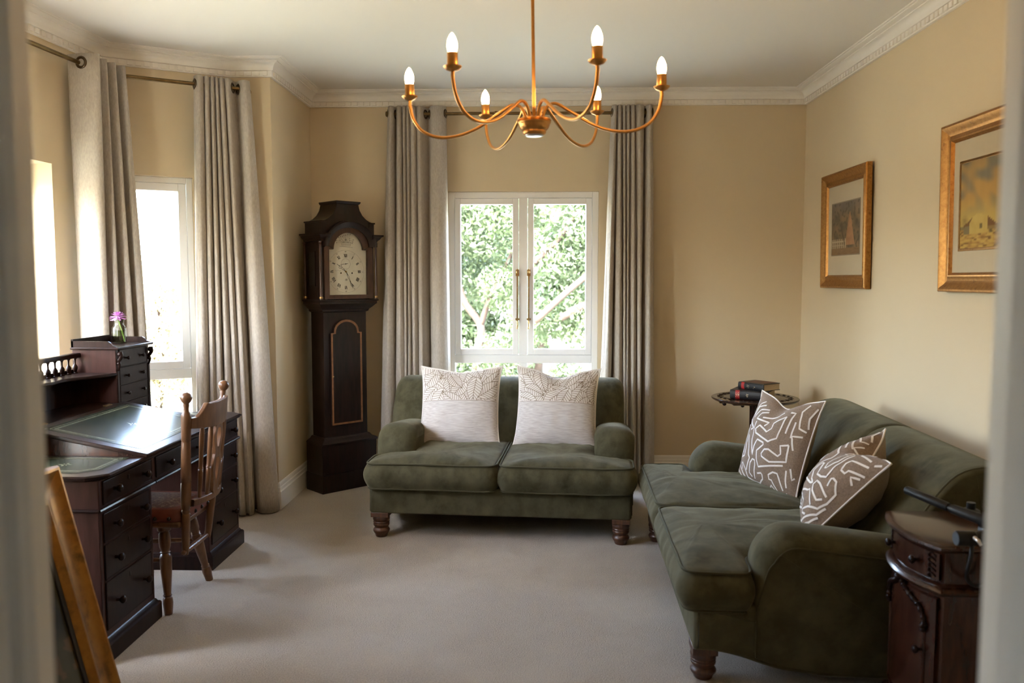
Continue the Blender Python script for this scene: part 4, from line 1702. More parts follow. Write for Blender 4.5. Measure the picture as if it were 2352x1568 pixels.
st.build('stem', M_gold_lamp, ch, smooth=40)
lp = MB()
zl = 0.474
while zl < 0.80:
    odd = int(round((zl - 0.474) / 0.024)) % 2
    ring = [((0.010 * math.cos(2 * PI * q / 14)) * (1 - odd), (0.010 * math.cos(2 * PI * q / 14)) * odd, zl + 0.0155 * math.sin(2 * PI * q / 14)) for q in range(14)]
    lp.tube(ring, 0.0028, 6, closed=True)
    zl += 0.024
lp.build('chain', M_gold_lamp, ch, smooth=180)
MB().lathe([(0.012, 0.775), (0.02, 0.785), (0.05, 0.80), (0.06, 0.815), (0.06, 0.827)], 24).build('ceiling_rose', M_gold_lamp, ch, smooth=40)
ARM_R = 0.434
arm_pts = [(0.030, 0.040), (0.033, 0.062), (0.048, 0.088), (0.078, 0.094), (0.125, 0.066), (0.20, 0.020), (0.27, -0.004), (0.335, -0.006), (0.39, 0.016), (0.422, 0.058), (ARM_R, 0.104), (ARM_R, 0.120), (ARM_R, 0.132)]
arm_proto = None
for k in range(6):
    Mk = RZ(R_(60 * k))
    if arm_proto is None:
        a = MB()
        a.tube(catmull([(x, 0, z) for x, z in arm_pts], 6), 0.0058, 10)
        arm = a.build('arm', M_gold_lamp, ch, smooth=180)
        MB().lathe([(0.006, 0.122), (0.010, 0.124), (0.020, 0.128), (0.0275, 0.136), (0.028, 0.138), (0.020, 0.134), (0.006, 0.133)], 22, T(ARM_R, 0, 0)).build('drip_pan', M_gold_lamp, arm, smooth=40)
        MB().lathe([(0.0155, 0.133), (0.0165, 0.136), (0.0165, 0.177), (0.0160, 0.178), (0.008, 0.178)], 20, T(ARM_R, 0, 0)).build('candle_sleeve', M_gold_lamp, arm, smooth=40)
        MB().lathe([(0.0118, 0.176), (0.0132, 0.182), (0.0155, 0.193), (0.0158, 0.200), (0.0145, 0.211), (0.0108, 0.222), (0.0058, 0.231), (0.0013, 0.236)], 16, T(ARM_R, 0, 0)).build('bulb', M_bulb, arm, smooth=180, label='lit flame-shaped bulb')
        arm_proto = arm
    else:
        dup_part(arm_proto, ch, Mk)

# ------------------------------------------------------------------ pictures on the right wall


def framed_picture(name, label, y0, y1, z0, z1, bar, mount, slip, paint, tilt):
    """hangs on the right wall; local x runs towards the camera, y into the wall, z up; leans forward a little"""
    W, H = y1 - y0, z1 - z0
    root = thing(name, label, 'picture', (XR - 0.004, (y0 + y1) / 2, z0))
    root.rotation_euler = (RZ(R_(-90)) @ RX(R_(tilt))).to_euler()
    # local: x -> -Y world (towards the camera), y -> +X (wall)
    prof = [(0.0, -0.002), (0.0, -0.030), (0.004, -0.036), (0.012, -0.038), (0.020, -0.034), (0.034, -0.022), (0.050, -0.016), (0.060, -0.019), (0.068, -0.024), (0.074, -0.024), (0.080, -0.016), (bar, -0.010), (bar, -0.004)]
    prof = [(d * bar / 0.086 if d < bar else bar, y) for d, y in prof]
    bars = []
    for s in range(4):
        mb = MB()
        P = []
        for e in (0, 1):
            for d, y in prof:
                if s == 0:
                    P.append((-W / 2 + d if e == 0 else W / 2 - d, y, d))
                elif s == 1:
                    P.append((W / 2 - d, y, d if e == 0 else H - d))
                elif s == 2:
                    P.append((W / 2 - d if e == 0 else -W / 2 + d, y, H - d))
                else:
                    P.append((-W / 2 + d, y, H - d if e == 0 else d))
        mb.grid(P, 2, len(prof), closed_v=True)
        mb.build('frame_bar', M_gilt, root, smooth=30, fix=True)
    MB().box(-W / 2 + bar - 0.006, W / 2 - bar + 0.006, -0.011, -0.009, bar - 0.006, H - bar + 0.006).build('mount', M_mount, root, smooth=0, fix=True)
    MB().box(-W / 2 + bar - 0.006, W / 2 - bar + 0.006, -0.0145, -0.0135, bar - 0.006, H - bar + 0.006).build('glass', M_glaze, root, smooth=0, fix=True)
    mx, mzb, mzt = mount
    iw0, iw1, ih0, ih1 = -W / 2 + bar + mx, W / 2 - bar - mx, bar + mzb, H - bar - mzt
    nx, nz = 110, int(110 * (ih1 - ih0) / (iw1 - iw0))
    mb = MB()
    P = [(iw0 + (iw1 - iw0) * i / nx, -0.0118, ih0 + (ih1 - ih0) * j / nz) for i in range(nx + 1) for j in range(nz + 1)]
    mb.grid(P, nx + 1, nz + 1)
    po = mb.build('painting', M_paint, root, smooth=0)
    paint_on(po, paint, nx, nz)
    # slip around the image
    sp = MB()
    s, y = slip[0], slip[1]
    for q in ((iw0 - s, iw1 + s, ih0 - s, ih0), (iw0 - s, iw1 + s, ih1, ih1 + s), (iw0 - s, iw0, ih0, ih1), (iw1, iw1 + s, ih0, ih1)):
        sp.box(q[0], q[1], -0.0125 - y, -0.011, q[2], q[3])
    sp.build('slip', slip[2], root, smooth=0, fix=True, bevel=0.002 if y > 0.0005 else 0)
    return root


def srgb(r, g, b_):
    return tuple(((c / 255 + 0.055) / 1.055) ** 2.4 if c > 10 else c / 255 / 12.92 for c in (r, g, b_))


def paint_on(o, fn, nx, nz):
    me = o.data
    ca = me.color_attributes.new('paint', 'FLOAT_COLOR', 'POINT')
    data = []
    for i in range(nx + 1):
        for j in range(nz + 1):
            data += [*fn(i / nx, j / nz), 1.0]
    ca.data.foreach_set('color', data)


def nz2(u, v, s, k=0.0):
    return noise.noise(Vector((u * s, v * s, k))) * 0.5 + 0.5


def lerp3(a, b_, t):
    t = max(0.0, min(1.0, t))
    return tuple(x + (y - x) * t for x, y in zip(a, b_))


def cottage_scene(u, v):
    """watercolour: gabled cottages on ochre ground under a clouded sky; u 0 far edge .. 1 near edge"""
    k = nz2(u * 1.6 + v * 0.8, v - u * 0.6, 5.0, 1)
    sky = lerp3(srgb(196, 156, 92), srgb(124, 124, 112), (k - 0.40) * 3.2)
    c = lerp3(srgb(206, 178, 100), sky, (v - 0.34) * 4)
    c = lerp3(c, srgb(116, 116, 108), max(0, v - 0.72) * 1.2)
    hz = 0.22 + 0.012 * math.sin(u * 14)
    m = 0.26 + 0.13 * math.exp(-((u - 0.70) / 0.14) ** 2)          # hill
    if hz < v < m:
        c = lerp3(srgb(112, 106, 78), srgb(150, 134, 88), nz2(u, v, 16, 3))
    for tx, tz, r in ((0.05, 0.31, 0.08), (0.42, 0.28, 0.05), (0.58, 0.27, 0.035)):
        d = math.hypot((u - tx) * 1.5, (v - tz) * 0.9)
        if d < r:
            c = lerp3(c, srgb(116, 98, 60), 0.75 * (1 - d / r) * (0.4 + nz2(u, v, 60, 5)))
    if v < hz:
        k = nz2(u * 1.4, v * 4, 10, 7)
        c = lerp3(srgb(208, 174, 96), srgb(170, 126, 66), (k - 0.42) * 3.5)
        c = lerp3(c, srgb(118, 82, 50), (nz2(u * 1.2, v * 5, 17, 9) - 0.56) * 7)
        if v > hz - 0.05:
            c = lerp3(c, srgb(92, 86, 54), (nz2(u, v, 26, 2) - 0.5) * 4)
    gx, w, base = 0.205, 0.098, 0.165
    d = abs(u - gx) / w
    if d < 1 and base < v < 0.27 + 0.12 * math.sqrt(max(0, 1 - d ** 1.6)):       # curved white gable
        c = lerp3(srgb(220, 196, 118), srgb(196, 164, 90), nz2(u * 2, v, 10, 4))
        if abs(u - 0.225) < 0.014 and 0.22 < v < 0.265:
            c = srgb(110, 100, 68)
    if 0.045 < u < gx - w + 0.05 and 0.165 < v < 0.265 + (u - 0.045) * 1.0 and not (d < 1 and v < 0.27 + 0.12 * math.sqrt(max(0, 1 - d ** 1.6))):
        c = srgb(108, 74, 44) if v > 0.245 + (u - 0.045) * 0.3 else srgb(120, 112, 88)
    if gx + w - 0.004 < u < gx + w + 0.11 and 0.19 < v < 0.345 - (u - gx - w) * 1.1:
        c = srgb(110, 70, 42) if v > 0.245 else srgb(140, 116, 70)
    for rx in (0.50, 0.66):
        d = abs(u - rx)
        if 0.245 < v < 0.335 - d * 1.2 and d < 0.07:
            c = srgb(112, 80, 50) if v > 0.27 else srgb(172, 146, 88)
    return lerp3(c, srgb(186, 152, 84), 0.15)


def spire_scene(u, v):
    """muted watercolour: trees around a pale spire, a white fence in front"""
    k = nz2(u, v, 5, 2)
    c = lerp3(srgb(92, 82, 70), srgb(140, 116, 88), (k - 0.3) * 2)
    if v > 0.7:
        c = lerp3(c, srgb(118, 108, 104), (v - 0.7) * 2.5)
    if nz2(u, v, 14, 8) > 0.6:
        c = lerp3(c, srgb(74, 68, 56), 0.7)
    sx = 0.66
    hw_ = 0.16 * (0.80 - v) / 0.62 + 0.012
    if 0.18 < v < 0.80 and abs(u - sx) < hw_:
        c = lerp3(srgb(176, 132, 96), srgb(150, 104, 72), nz2(u, v, 12, 5))
    if 0.12 < v < 0.30 and u < 0.52:
        c = lerp3(c, srgb(162, 140, 112), 0.5)
        if (u * 14) % 1 < 0.28 or abs(v - 0.25) < 0.012 or abs(v - 0.18) < 0.01:
            c = srgb(190, 172, 144)
    if v < 0.12:
        c = lerp3(srgb(150, 118, 82), srgb(120, 92, 64), nz2(u, v * 3, 9, 6))
    if 0.18 < v < 0.6 and abs(u - 0.42 - 0.05 * math.sin(v * 9)) < 0.014:
        c = srgb(76, 62, 50)
    return c


framed_picture('framed_painting', 'gilt-framed muted watercolour of a spire among trees, nearer the corner', 4.77, 5.51, 1.395, 2.112, 0.082, (0.062, 0.125, 0.11),
               (0.006, 0.0, mat('grey_wash_line', (0.30, 0.245, 0.17), 0.8)), spire_scene, 0.8)
framed_picture('framed_painting', 'large gilt-framed watercolour of white gabled cottages beside the doorway', 2.86, 3.918, 1.393, 2.146, 0.088, (0.062, 0.105, 0.10),
               (0.012, 0.002, M_gilt), cottage_scene, 0.8)

# ------------------------------------------------------------------ pedestal desk with writing slope and drawer towers
DX, DY0 = -1.605, 2.971
desk = thing('pedestal_desk', 'dark mahogany pedestal desk with leather writing slope and small drawer towers', 'desk', (DX, DY0, 0))
DW, DB = 1.466, -0.715
knob_proto = None


def knob(parent, x, y, z, s=1.0, M=None):
    global knob_proto
    if knob_proto is None:
        k = MB().lathe([(0.007, 0.0), (0.0065, 0.008), (0.006, 0.012), (0.011, 0.017), (0.0155, 0.024), (0.0155, 0.029), (0.011, 0.034), (0.004, 0.036)], 16, RY(PI / 2))
        k = k.build('knob', M_dark, parent, smooth=60)
        knob_proto = k
    else:
        k = knob_proto.copy()
        COL.objects.link(k)
        k.parent = parent
    k.matrix_basis = T(x, y, z) @ Matrix.Scale(s, 4) if M is None else M
    return k


def drawer(parent, x, y0, y1, z0, z1, ks=1.0, m=None, inset_=0.2, th=0.02, lock=True):
    b = MB().box(x - th, x + 0.004, y0, y1, z0, z1)
    d = b.build('drawer', m or M_dark, parent, bevel=0.0025, smooth=0, fix=True)
    bead = MB()
    pts = [(x + 0.003, y0, z0), (x + 0.003, y1, z0), (x + 0.003, y1, z1), (x + 0.003, y0, z1)]
    for a, c in zip(pts, pts[1:] + pts[:1]):
        bead.tube([a, c], 0.0028, 6)
    bead.build('bead', M_dark, d)
    w = y1 - y0
    for f in (inset_, 1 - inset_):
        knob(d, x + 0.003, y0 + w * f, (z0 + z1) / 2, ks)
    if lock:
        MB().box(x + 0.003, x + 0.0055, (y0 + y1) / 2 - 0.005, (y0 + y1) / 2 + 0.005, z1 - 0.035, z1 - 0.018).build('keyhole', M_stud, d, smooth=0)
    return d


for y0, y1 in ((0.0, 0.456), (1.02, 1.466)):
    b = MB()
    b.box(DB, -0.022, y0 + 0.016, y1 - 0.016, 0.06, 0.60)
    pd = b.build('pedestal', M_desk_side, desk, bevel=0.003, smooth=0, fix=True)
    b = MB()
    pr = [(0.0, 0.0), (0.0, 0.066), (-0.004, 0.074), (-0.012, 0.078), (-0.016, 0.086), (-0.020, 0.09)]
    P = []
    for d, z in pr:
        P += [(DB, y0 - d, z), (d, y0 - d, z), (d, y1 + d, z), (DB, y1 + d, z)]
    f = []
    for i in range(len(pr) - 1):
        for j in range(4):
            f.append((i * 4 + j, i * 4 + (j + 1) % 4, (i + 1) * 4 + (j + 1) % 4, (i + 1) * 4 + j))
    f += [(0, 1, 2, 3), tuple((len(pr) - 1) * 4 + j for j in (3, 2, 1, 0))]
    b.add(P, f)
    b.build('plinth', M_dark, pd, smooth=25, fix=True)
    for z0, z1 in ((0.118, 0.300), (0.313, 0.445), (0.458, 0.568)):
        drawer(desk, -0.022, y0 + 0.045, y1 - 0.045, z0, z1)
b = MB()
b.box(DB, -0.018, 0.012, DW - 0.012, 0.592, 0.702)
b.build('frieze', M_desk_side, desk, bevel=0.003, smooth=0, fix=True)
b = MB()
for a in ((0.0, 0.456), (0.456, 1.02), (1.02, 1.466)):
    b.tube([(-0.014, a[0] + 0.004, 0.588), (-0.014, a[1] - 0.004, 0.588)], 0.0075, 8)
for y in (0.008, DW - 0.008):
    b.tube([(DB, y, 0.588), (-0.014, y, 0.588)], 0.0075, 8)
b.build('waist_moulding', M_dark, desk)
for y0, y1 in ((0.04, 0.43), (0.475, 1.0), (1.045, 1.43)):
    drawer(desk, -0.018, y0, y1, 0.606, 0.692)
# top with canted corners and moulded edge
pr = [(-0.008, 0.700), (0.006, 0.703), (0.012, 0.708), (0.012, 0.712), (0.020, 0.715), (0.020, 0.719), (0.012, 0.7245), (0.004, 0.7255)]
c = 0.045
base_top = [(DB, -0.004), (-0.012 - c, -0.004), (-0.004, c), (-0.004, DW - c), (-0.012 - c, DW + 0.004), (DB, DW + 0.004)]
b = MB()
P = []
for d, z in pr:
    q = inset(base_top, -d)
    q[0], q[-1] = (DB, q[0][1]), (DB, q[-1][1])
    P += [(x, y, z) for x, y in q]
nq = len(base_top)
f = []
for i in range(len(pr) - 1):
    for j in range(nq):
        f.append((i * nq + j, i * nq + (j + 1) % nq, (i + 1) * nq + (j + 1) % nq, (i + 1) * nq + j))
f += [tuple(range(nq))[::-1], tuple((len(pr) - 1) * nq + j for j in range(nq))]
b.add(P, f)
b.build('desk_top', M_dark, desk, smooth=25, fix=True)


def tooled_leather(parent, M, w, h, name, cuts=()):
    """leather inset with a double gilt border and a small centre motif; local x 0..w, y 0..h, z up"""
    poly = [(0, 0), (w, 0), (w, h), (0, h)]
    if cuts:
        cc = 0.06
        poly = [(0, 0), (w, 0), (w, h - cc), (w - cc, h), (0, h)] if 'far' in cuts else [(0, 0), (w - cc, 0), (w, cc), (w, h), (0, h)]
    b = MB().prism(poly, 0.0, 0.0012, 'z', M)
    o = b.build(name, M_leather, parent, smooth=0, fix=True)
    t = MB()
    for d, s in ((0.018, 0.0018), (0.030, 0.0035), (0.038, 0.0012)):
        q = inset(poly, d)
        q2 = inset(poly, d + s)
        n = len(q)
        P = [(x, y, 0.0016) for x, y in q] + [(x, y, 0.0016) for x, y in q2]
        t.add(P, [(i, (i + 1) % n, n + (i + 1) % n, n + i) for i in range(n)], 0, M)
    cx, cy = w / 2, h / 2
    for k in range(8):
        a = PI * k / 4
        r0, r1 = (0.008, 0.030) if k % 2 == 0 else (0.006, 0.018)
        d = Vector((math.cos(a), math.sin(a), 0))
        n = Vector((-d.y, d.x, 0)) * 0.0035
        o_ = Vector((cx, cy, 0.0016))
        t.add([o_ + d * r0, o_ + d * (r0 + r1) / 2 + n, o_ + d * r1, o_ + d * (r0 + r1) / 2 - n], [(0, 1, 2, 3)], 0, M)
    t.build('gilt_tooling', M_tool, o, smooth=0)
    return o


tooled_leather(desk, T(-0.42, 0.035, 0.7255), 0.375, 0.275, 'leather_inset', cuts=('near',))
tooled_leather(desk, T(-0.42, DW - 0.035 - 0.275, 0.7255), 0.375, 0.275, 'leather_inset', cuts=('far',))
# writing slope
SY0, SY1 = 0.325, 1.135
xa, za, xb, zb_ = 0.010, 0.734, -0.478, 0.830
b = MB()
b.prism([(xa - 0.02, 0.7258), (xb, 0.7258), (xb, zb_ - 0.012), (xa - 0.02, za - 0.004)], SY0 + 0.012, SY1 - 0.012, 'y')
b.build('slope_box', M_red, desk, smooth=0, fix=True)
ang = math.atan2(zb_ - za, xa - xb)
Ls = math.hypot(zb_ - za, xa - xb)
Ms = T(xb, SY0, zb_) @ RY(ang)
b = MB().box(0, Ls + 0.012, 0, SY1 - SY0, -0.012, 0.005, Ms)
slope = b.build('writing_slope', M_dark, desk, bevel=0.005, segs=3, smooth=0, fix=True)
tooled_leather(slope, Ms @ T(0.035, 0.055, 0.005), Ls - 0.075, SY1 - SY0 - 0.11, 'slope_leather')
for y in (0.12, 0.66):
    MB().box(-0.016, 0.0, y - 0.03, y + 0.03, 0.003, 0.0065, Ms).build('hinge', M_brass, slope, smooth=0, fix=True)
b = MB()
b.box(DB, xb - 0.001, 0.35, 1.11, 0.7256, 0.830)
b.box(DB, DB + 0.012, 0.35, 1.11, 0.830, 1.0)
b.build('recess', M_dark, desk, smooth=0, fix=True)
# serpentine shelf
b = MB()
front = []
for i in range(33):
    t = i / 32
    y = 0.352 + (1.108 - 0.352) * t
    e = abs(t - 0.5) * 2
    x = -0.595 + 0.105 * max(0.0, (e - 0.25) / 0.75) ** 1.3 - 0.012 * math.sin(e * PI * 2)
    front.append((x, y))
poly = [(DB, 0.352)] + front + [(DB, 1.108)]
b.prism(poly, 0.966, 0.982, 'z')
b.build('serpentine_shelf', M_dark, desk, bevel=0.005, smooth=40, fix=True)
bal = None
y = 0.385
while y < 1.09:
    if bal is None:
        bal = MB().lathe([(0.011, 0.982), (0.011, 0.986), (0.006, 0.989), (0.0075, 0.994), (0.012, 1.006), (0.0125, 1.014), (0.009, 1.022), (0.0045, 1.028), (0.0042, 1.044), (0.006, 1.048), (0.0045, 1.050), (0.009, 1.056), (0.010, 1.06)], 12)
        bal = bal.build('baluster', M_dark, desk, smooth=50)
        bal.matrix_basis = T(-0.690, y, 0)
    else:
        dup_part(bal, desk, T(-0.690, y, 0))
    y += 0.0575
b = MB().box(-0.706, -0.672, 0.352, 1.108, 1.059, 1.083)
b.build('gallery_rail', M_dark, desk, bevel=0.006, segs=3, smooth=0, fix=True)
# drawer towers
for y0, y1 in ((0.008, 0.362), (1.098, 1.452)):
    xf = -0.495
    b = MB().box(DB, xf, y0, y1, 0.7256, 1.098)
    tw = b.build('drawer_tower', M_desk_side, desk, bevel=0.002, smooth=0, fix=True)
    for k in range(4):
        drawer(desk, xf, y0 + 0.03, y1 - 0.03, 0.738 + 0.090 * k, 0.738 + 0.090 * k + 0.083, 0.62, inset_=0.22, th=0.01, lock=False)
    b = MB().box(DB - 0.004, xf + 0.022, y0 - 0.014, y1 + 0.014, 1.098, 1.110)
    b.build('tower_top', M_dark, tw, bevel=0.004, segs=3, smooth=0, fix=True)
    g = MB()
    side = [(DB, 1.110), (xf + 0.010, 1.110), (xf + 0.006, 1.114), (xf - 0.010, 1.120), (xf - 0.020, 1.132), (xf - 0.032, 1.140), (DB, 1.142)]
    for yy in (y0 - 0.008, y1 - 0.002):
        g.prism(side, yy, yy + 0.010, 'y')
    g.box(DB, DB + 0.010, y0 - 0.008, y1 + 0.008, 1.110, 1.150)
    g.build('tower_gallery', M_dark, tw, smooth=0, fix=True)
    for yy in (y0 + 0.013, y1 - 0.013):
        s = MB()
        pts = [(xf + 0.018, yy, 1.085), (xf + 0.022, yy, 1.065), (xf + 0.014, yy, 1.048), (xf + 0.006, yy, 1.040), (xf + 0.012, yy, 1.026), (xf + 0.010, yy, 1.008), (xf + 0.002, yy, 0.99)]
        s.tube(catmull(pts, 4), [0.012 - 0.0003 * i for i in range(25)], 8)
        s.sphere((xf + 0.016, yy, 1.074), 0.014, 10, 7)
        s.sphere((xf + 0.008, yy, 1.026), 0.010, 10, 7)
        s.build('corbel', M_dark, tw, smooth=60)
        s = MB().box(xf - 0.002, xf + 0.006, yy - 0.010, yy + 0.010, 0.7256, 0.99)
        s.build('pilaster', M_dark, tw, smooth=0, bevel=0.002)

# ------------------------------------------------------------------ flower in a glass jar
jar = thing('flower_jar', 'clear glass jar of water with one pink flower, on the desk tower', 'jar', (-2.20, 4.31, 1.1102))
jar.scale = (1.32, 1.32, 1.2)
b = MB()
b.lathe([(0.002, 0.001), (0.024, 0.001), (0.027, 0.004), (0.0275, 0.010), (0.0275, 0.066), (0.026, 0.072), (0.020, 0.079), (0.0175, 0.084), (0.0175, 0.098), (0.0195, 0.103), (0.0205, 0.106)], 28, caps=False)
b.build('glass_body', M_jar, jar, smooth=60)
b = MB().lathe([(0.0255, 0.004), (0.0258, 0.012), (0.0258, 0.058)], 24)
b.build('water', M_water, jar, smooth=60)
b = MB().tube(catmull([(0.016, 0.010, 0.008), (0.010, 0.006, 0.05), (0.002, 0.0, 0.09), (-0.002, 0.0, 0.113)], 5), 0.0028, 8)
b.build('stem', M_stem, jar, smooth=180)
b = MB()
rg = random.Random(5)
for ring_i, (npet, L, el) in enumerate(((16, 0.033, -0.25), (16, 0.032, 0.05), (14, 0.029, 0.4), (11, 0.025, 0.8), (8, 0.019, 1.15))):
    for q in range(npet):
        a = 2 * PI * (q + 0.5 * (ring_i % 2)) / npet + rg.uniform(-0.1, 0.1)
        e = el + rg.uniform(-0.12, 0.12)
        d = Vector((math.cos(a) * math.cos(e), math.sin(a) * math.cos(e), math.sin(e)))
        sd = Vector((-math.sin(a), math.cos(a), 0))
        up = sd.cross(d) * -1
        o_ = Vector((-0.003, 0, 0.117 + 0.0025 * ring_i))
        w = 0.0042
        pts = [(0.1, 0.5), (0.6, 1.0), (0.92, 0.8)]
        P = []
        for t, k in pts:
            m_ = o_ + d * L * t + Vector((0, 0, -0.004 * t * t))
            P += [m_ - sd * w * k, m_ + up * 0.001, m_ + sd * w * k]
        tip = o_ + d * L + Vector((0, 0, -0.004))
        P.append(tip)
        b.add(P, [(0, 1, 4, 3), (1, 2, 5, 4), (3, 4, 7, 6), (4, 5, 8, 7), (6, 7, 9), (7, 8, 9)])
fl_o = b.build('flower_head', M_petal, jar, smooth=180)

# ------------------------------------------------------------------ desk chair
CX, CY = -1.66, 3.58
chair = thing('desk_chair', 'golden wooden desk chair with ball finials and studded red leather seat', 'chair', (CX, CY, 0))


def turned(mb, a, b_, prof, n=14):
    """lathe along a line: prof [(t 0..1, r)]"""
    a, b_ = Vector(a), Vector(b_)
    z = (b_ - a)
    L = z.length
    z.normalize()
    x = Vector((1, 0, 0)) if abs(z.x) < 0.9 else Vector((0, 1, 0))
    x = (x - z * x.dot(z)).normalized()
    mb.lathe([(r, t * L) for t, r in prof], n, frame(a, x, z.cross(x), z))


def W_(x, y, z):
    return (x - CX, y - CY, z)


sy = 3.585
# seat
out = round_poly([(-1.925, sy - 0.168), (-1.50, sy - 0.162), (-1.50, sy + 0.162), (-1.925, sy + 0.185)], [0.08, 0.06, 0.06, 0.08], 7)
out = [(x - CX, y - CY) for x, y in out]
b = MB()
puff(b, dense(out, 0.03), 0.029, 0.024, 0.014, axis='z', c=0.439, n=6)
seat = b.build('seat', M_redleather, chair, smooth=180, fix=True)
b = MB()
c2 = Vector((-1.715 - CX, sy - CY))
n = len(out)
P = []
for s, z in ((0.80, 0.4665), (0.6, 0.476), (0.35, 0.481), (0.02, 0.483)):
    for p in out:
        q = c2 + (Vector(p) - c2) * s
        P.append((q.x, q.y, z))
f = []
for i in range(3):
    for j in range(n):
        f.append((i * n + j, i * n + (j + 1) % n, (i + 1) * n + (j + 1) % n, (i + 1) * n + j))
b.add(P, f)
b.build('seat_panel', M_tapestry, seat, smooth=180, label='worn figured seat panel')
ring = dense(round_poly([(-1.925 - CX, sy - 0.168 - CY), (-1.50 - CX, sy - 0.162 - CY), (-1.50 - CX, sy + 0.162 - CY), (-1.925 - CX, sy + 0.168 - CY)], 0.06, 1), 0.06)
for p in ring:
    d = (Vector(p) - c2).normalized()
    q = Vector(p) + d * -0.001
    MB().sphere((q.x, q.y, 0.430), 0.0095, 10, 6, (1, 1, 1)).build('stud', M_stud, seat, smooth=180)
b = MB()
b.box(-1.90 - CX, -1.515 - CX, sy - 0.155 - CY, sy + 0.155 - CY, 0.385, 0.414)
b.build('seat_frame', M_oak, chair, bevel=0.01, fix=True)
# back posts
POST = [(0.0, 0.012), (0.02, 0.015), (0.10, 0.0165), (0.20, 0.0185), (0.255, 0.0185), (0.262, 0.015), (0.275, 0.019), (0.285, 0.0155), (0.295, 0.0195), (0.36, 0.022), (0.45, 0.0215), (0.455, 0.0195),
        (0.462, 0.0215), (0.56, 0.0205), (0.70, 0.0185), (0.705, 0.017), (0.712, 0.0195), (0.80, 0.0205), (0.86, 0.021), (0.872, 0.018), (0.885, 0.0125), (0.905, 0.0105), (0.925, 0.013), (0.932, 0.0115),
        (0.936, 0.013), (0.945, 0.019), (0.958, 0.0235), (0.968, 0.0245), (0.978, 0.0235), (0.99, 0.0165), (0.998, 0.006)]
for y0, y1 in ((3.465, 3.372), (3.705, 3.792)):
    b = MB()
    turned(b, W_(-1.512, y0, 0.262), W_(-1.448, y1, 0.982), POST, 16)
    b.build('back_post', M_oak, chair, smooth=50)


def back_x(y, z):
    e = (y - 3.582) / 0.2
    return -1.50 + (z - 0.262) * 0.089 + 0.052 * (1 - e * e)


# crest rail
b = MB()
ny, top = 25, []
P = []
for i in range(ny):
    t = i / (ny - 1)
    y = 3.388 + (3.776 - 3.388) * t
    e = abs(t - 0.5) * 2
    zt = 0.917 + 0.006 * (1 - e) if e < 0.62 else 0.917 - 0.047 * min(1, ((e - 0.62) / 0.22)) ** 0.8
    if 0.55 < e < 0.66:
        zt += 0.006
    zb2 = 0.826 - 0.014 * (1 - e * e)
    th = 0.010
    for dx, z in ((-th, zb2), (th, zb2), (th, zt), (-th, zt)):
        P.append(W_(back_x(y, z) + dx, y, z))
b.grid(P, ny, 4, closed_v=True)
b.add(P[:4], [(0, 1, 2, 3)])
b.add(P[-4:], [(3, 2, 1, 0)])
b.build('crest_rail', M_oak, chair, bevel=0.003, smooth=40, fix=True)
b = MB()
P = []
for i in range(17):
    t = i / 16
    y = 3.43 + (3.735 - 3.43) * t
    for dx, z in ((-0.010, 0.482), (0.012, 0.482), (0.012, 0.512), (-0.010, 0.512)):
        P.append(W_(back_x(y, z) + dx - 0.008, y, z))
b.grid(P, 17, 4, closed_v=True)
b.build('lower_back_rail', M_oak, chair, bevel=0.003, smooth=40, fix=True)
SPIN = [(0.0, 0.0075), (0.08, 0.009), (0.30, 0.0105), (0.38, 0.0105), (0.385, 0.0085), (0.395, 0.0115), (0.405, 0.0085), (0.415, 0.0115), (0.43, 0.009), (0.60, 0.0095), (0.85, 0.0115), (0.93, 0.010), (0.96, 0.008), (1.0, 0.008)]
for y in (3.455, 3.515, 3.652, 3.710):
    yb = 3.582 + (y - 3.582) * 0.86
    b = MB()
    turned(b, W_(back_x(yb, 0.51) - 0.006, yb, 0.505), W_(back_x(y, 0.83), y, 0.832), SPIN, 12)
    b.build('spindle', M_oak, chair, smooth=50)
# pierced splat: two wavy ribs and a bridge
b = MB()
for s in (-1, 1):
    pts = [(0.012, 0.505), (0.020, 0.56), (0.032, 0.62), (0.026, 0.665), (0.016, 0.69), (0.024, 0.72), (0.034, 0.76), (0.026, 0.80), (0.020, 0.832)]
    cc = catmull([W_(back_x(3.583, z), 3.583 + s * y, z) for y, z in pts], 5)
    P = []
    for p in cc:
        w = 0.0125
        for dx, dy in ((-0.006, -w), (0.006, -w), (0.006, w), (-0.006, w)):
            P.append((p.x + dx, p.y + dy, p.z))
    b.grid(P, len(cc), 4, closed_v=True)
for z in (0.53, 0.678, 0.70, 0.81):
    b.box(back_x(3.583, z) - 0.005 - CX, back_x(3.583, z) + 0.005 - CX, 3.583 - 0.03 - CY, 3.583 + 0.03 - CY, z - 0.012, z + 0.012)
b.build('splat', M_oak, chair, smooth=40, fix=True)
b = MB()
turned(b, W_(-1.512, 3.44, 0.275), W_(-1.512, 3.73, 0.275), [(0, 0.008), (0.03, 0.012), (0.08, 0.009), (0.15, 0.0115), (0.5, 0.013), (0.85, 0.0115), (0.92, 0.009), (0.97, 0.012), (1, 0.008)])
b.build('back_stretcher', M_oak, chair, smooth=50)
LEG = [(0.0, 0.017), (0.03, 0.018), (0.12, 0.0215), (0.17, 0.020), (0.185, 0.015), (0.20, 0.0195), (0.215, 0.0155), (0.30, 0.0185), (0.45, 0.0235), (0.60, 0.0255), (0.63, 0.022), (0.645, 0.0175), (0.66, 0.022),
       (0.675, 0.018), (0.72, 0.0235), (0.80, 0.0255), (0.86, 0.024), (0.875, 0.0185), (0.89, 0.028), (0.95, 0.031), (1.0, 0.030)]
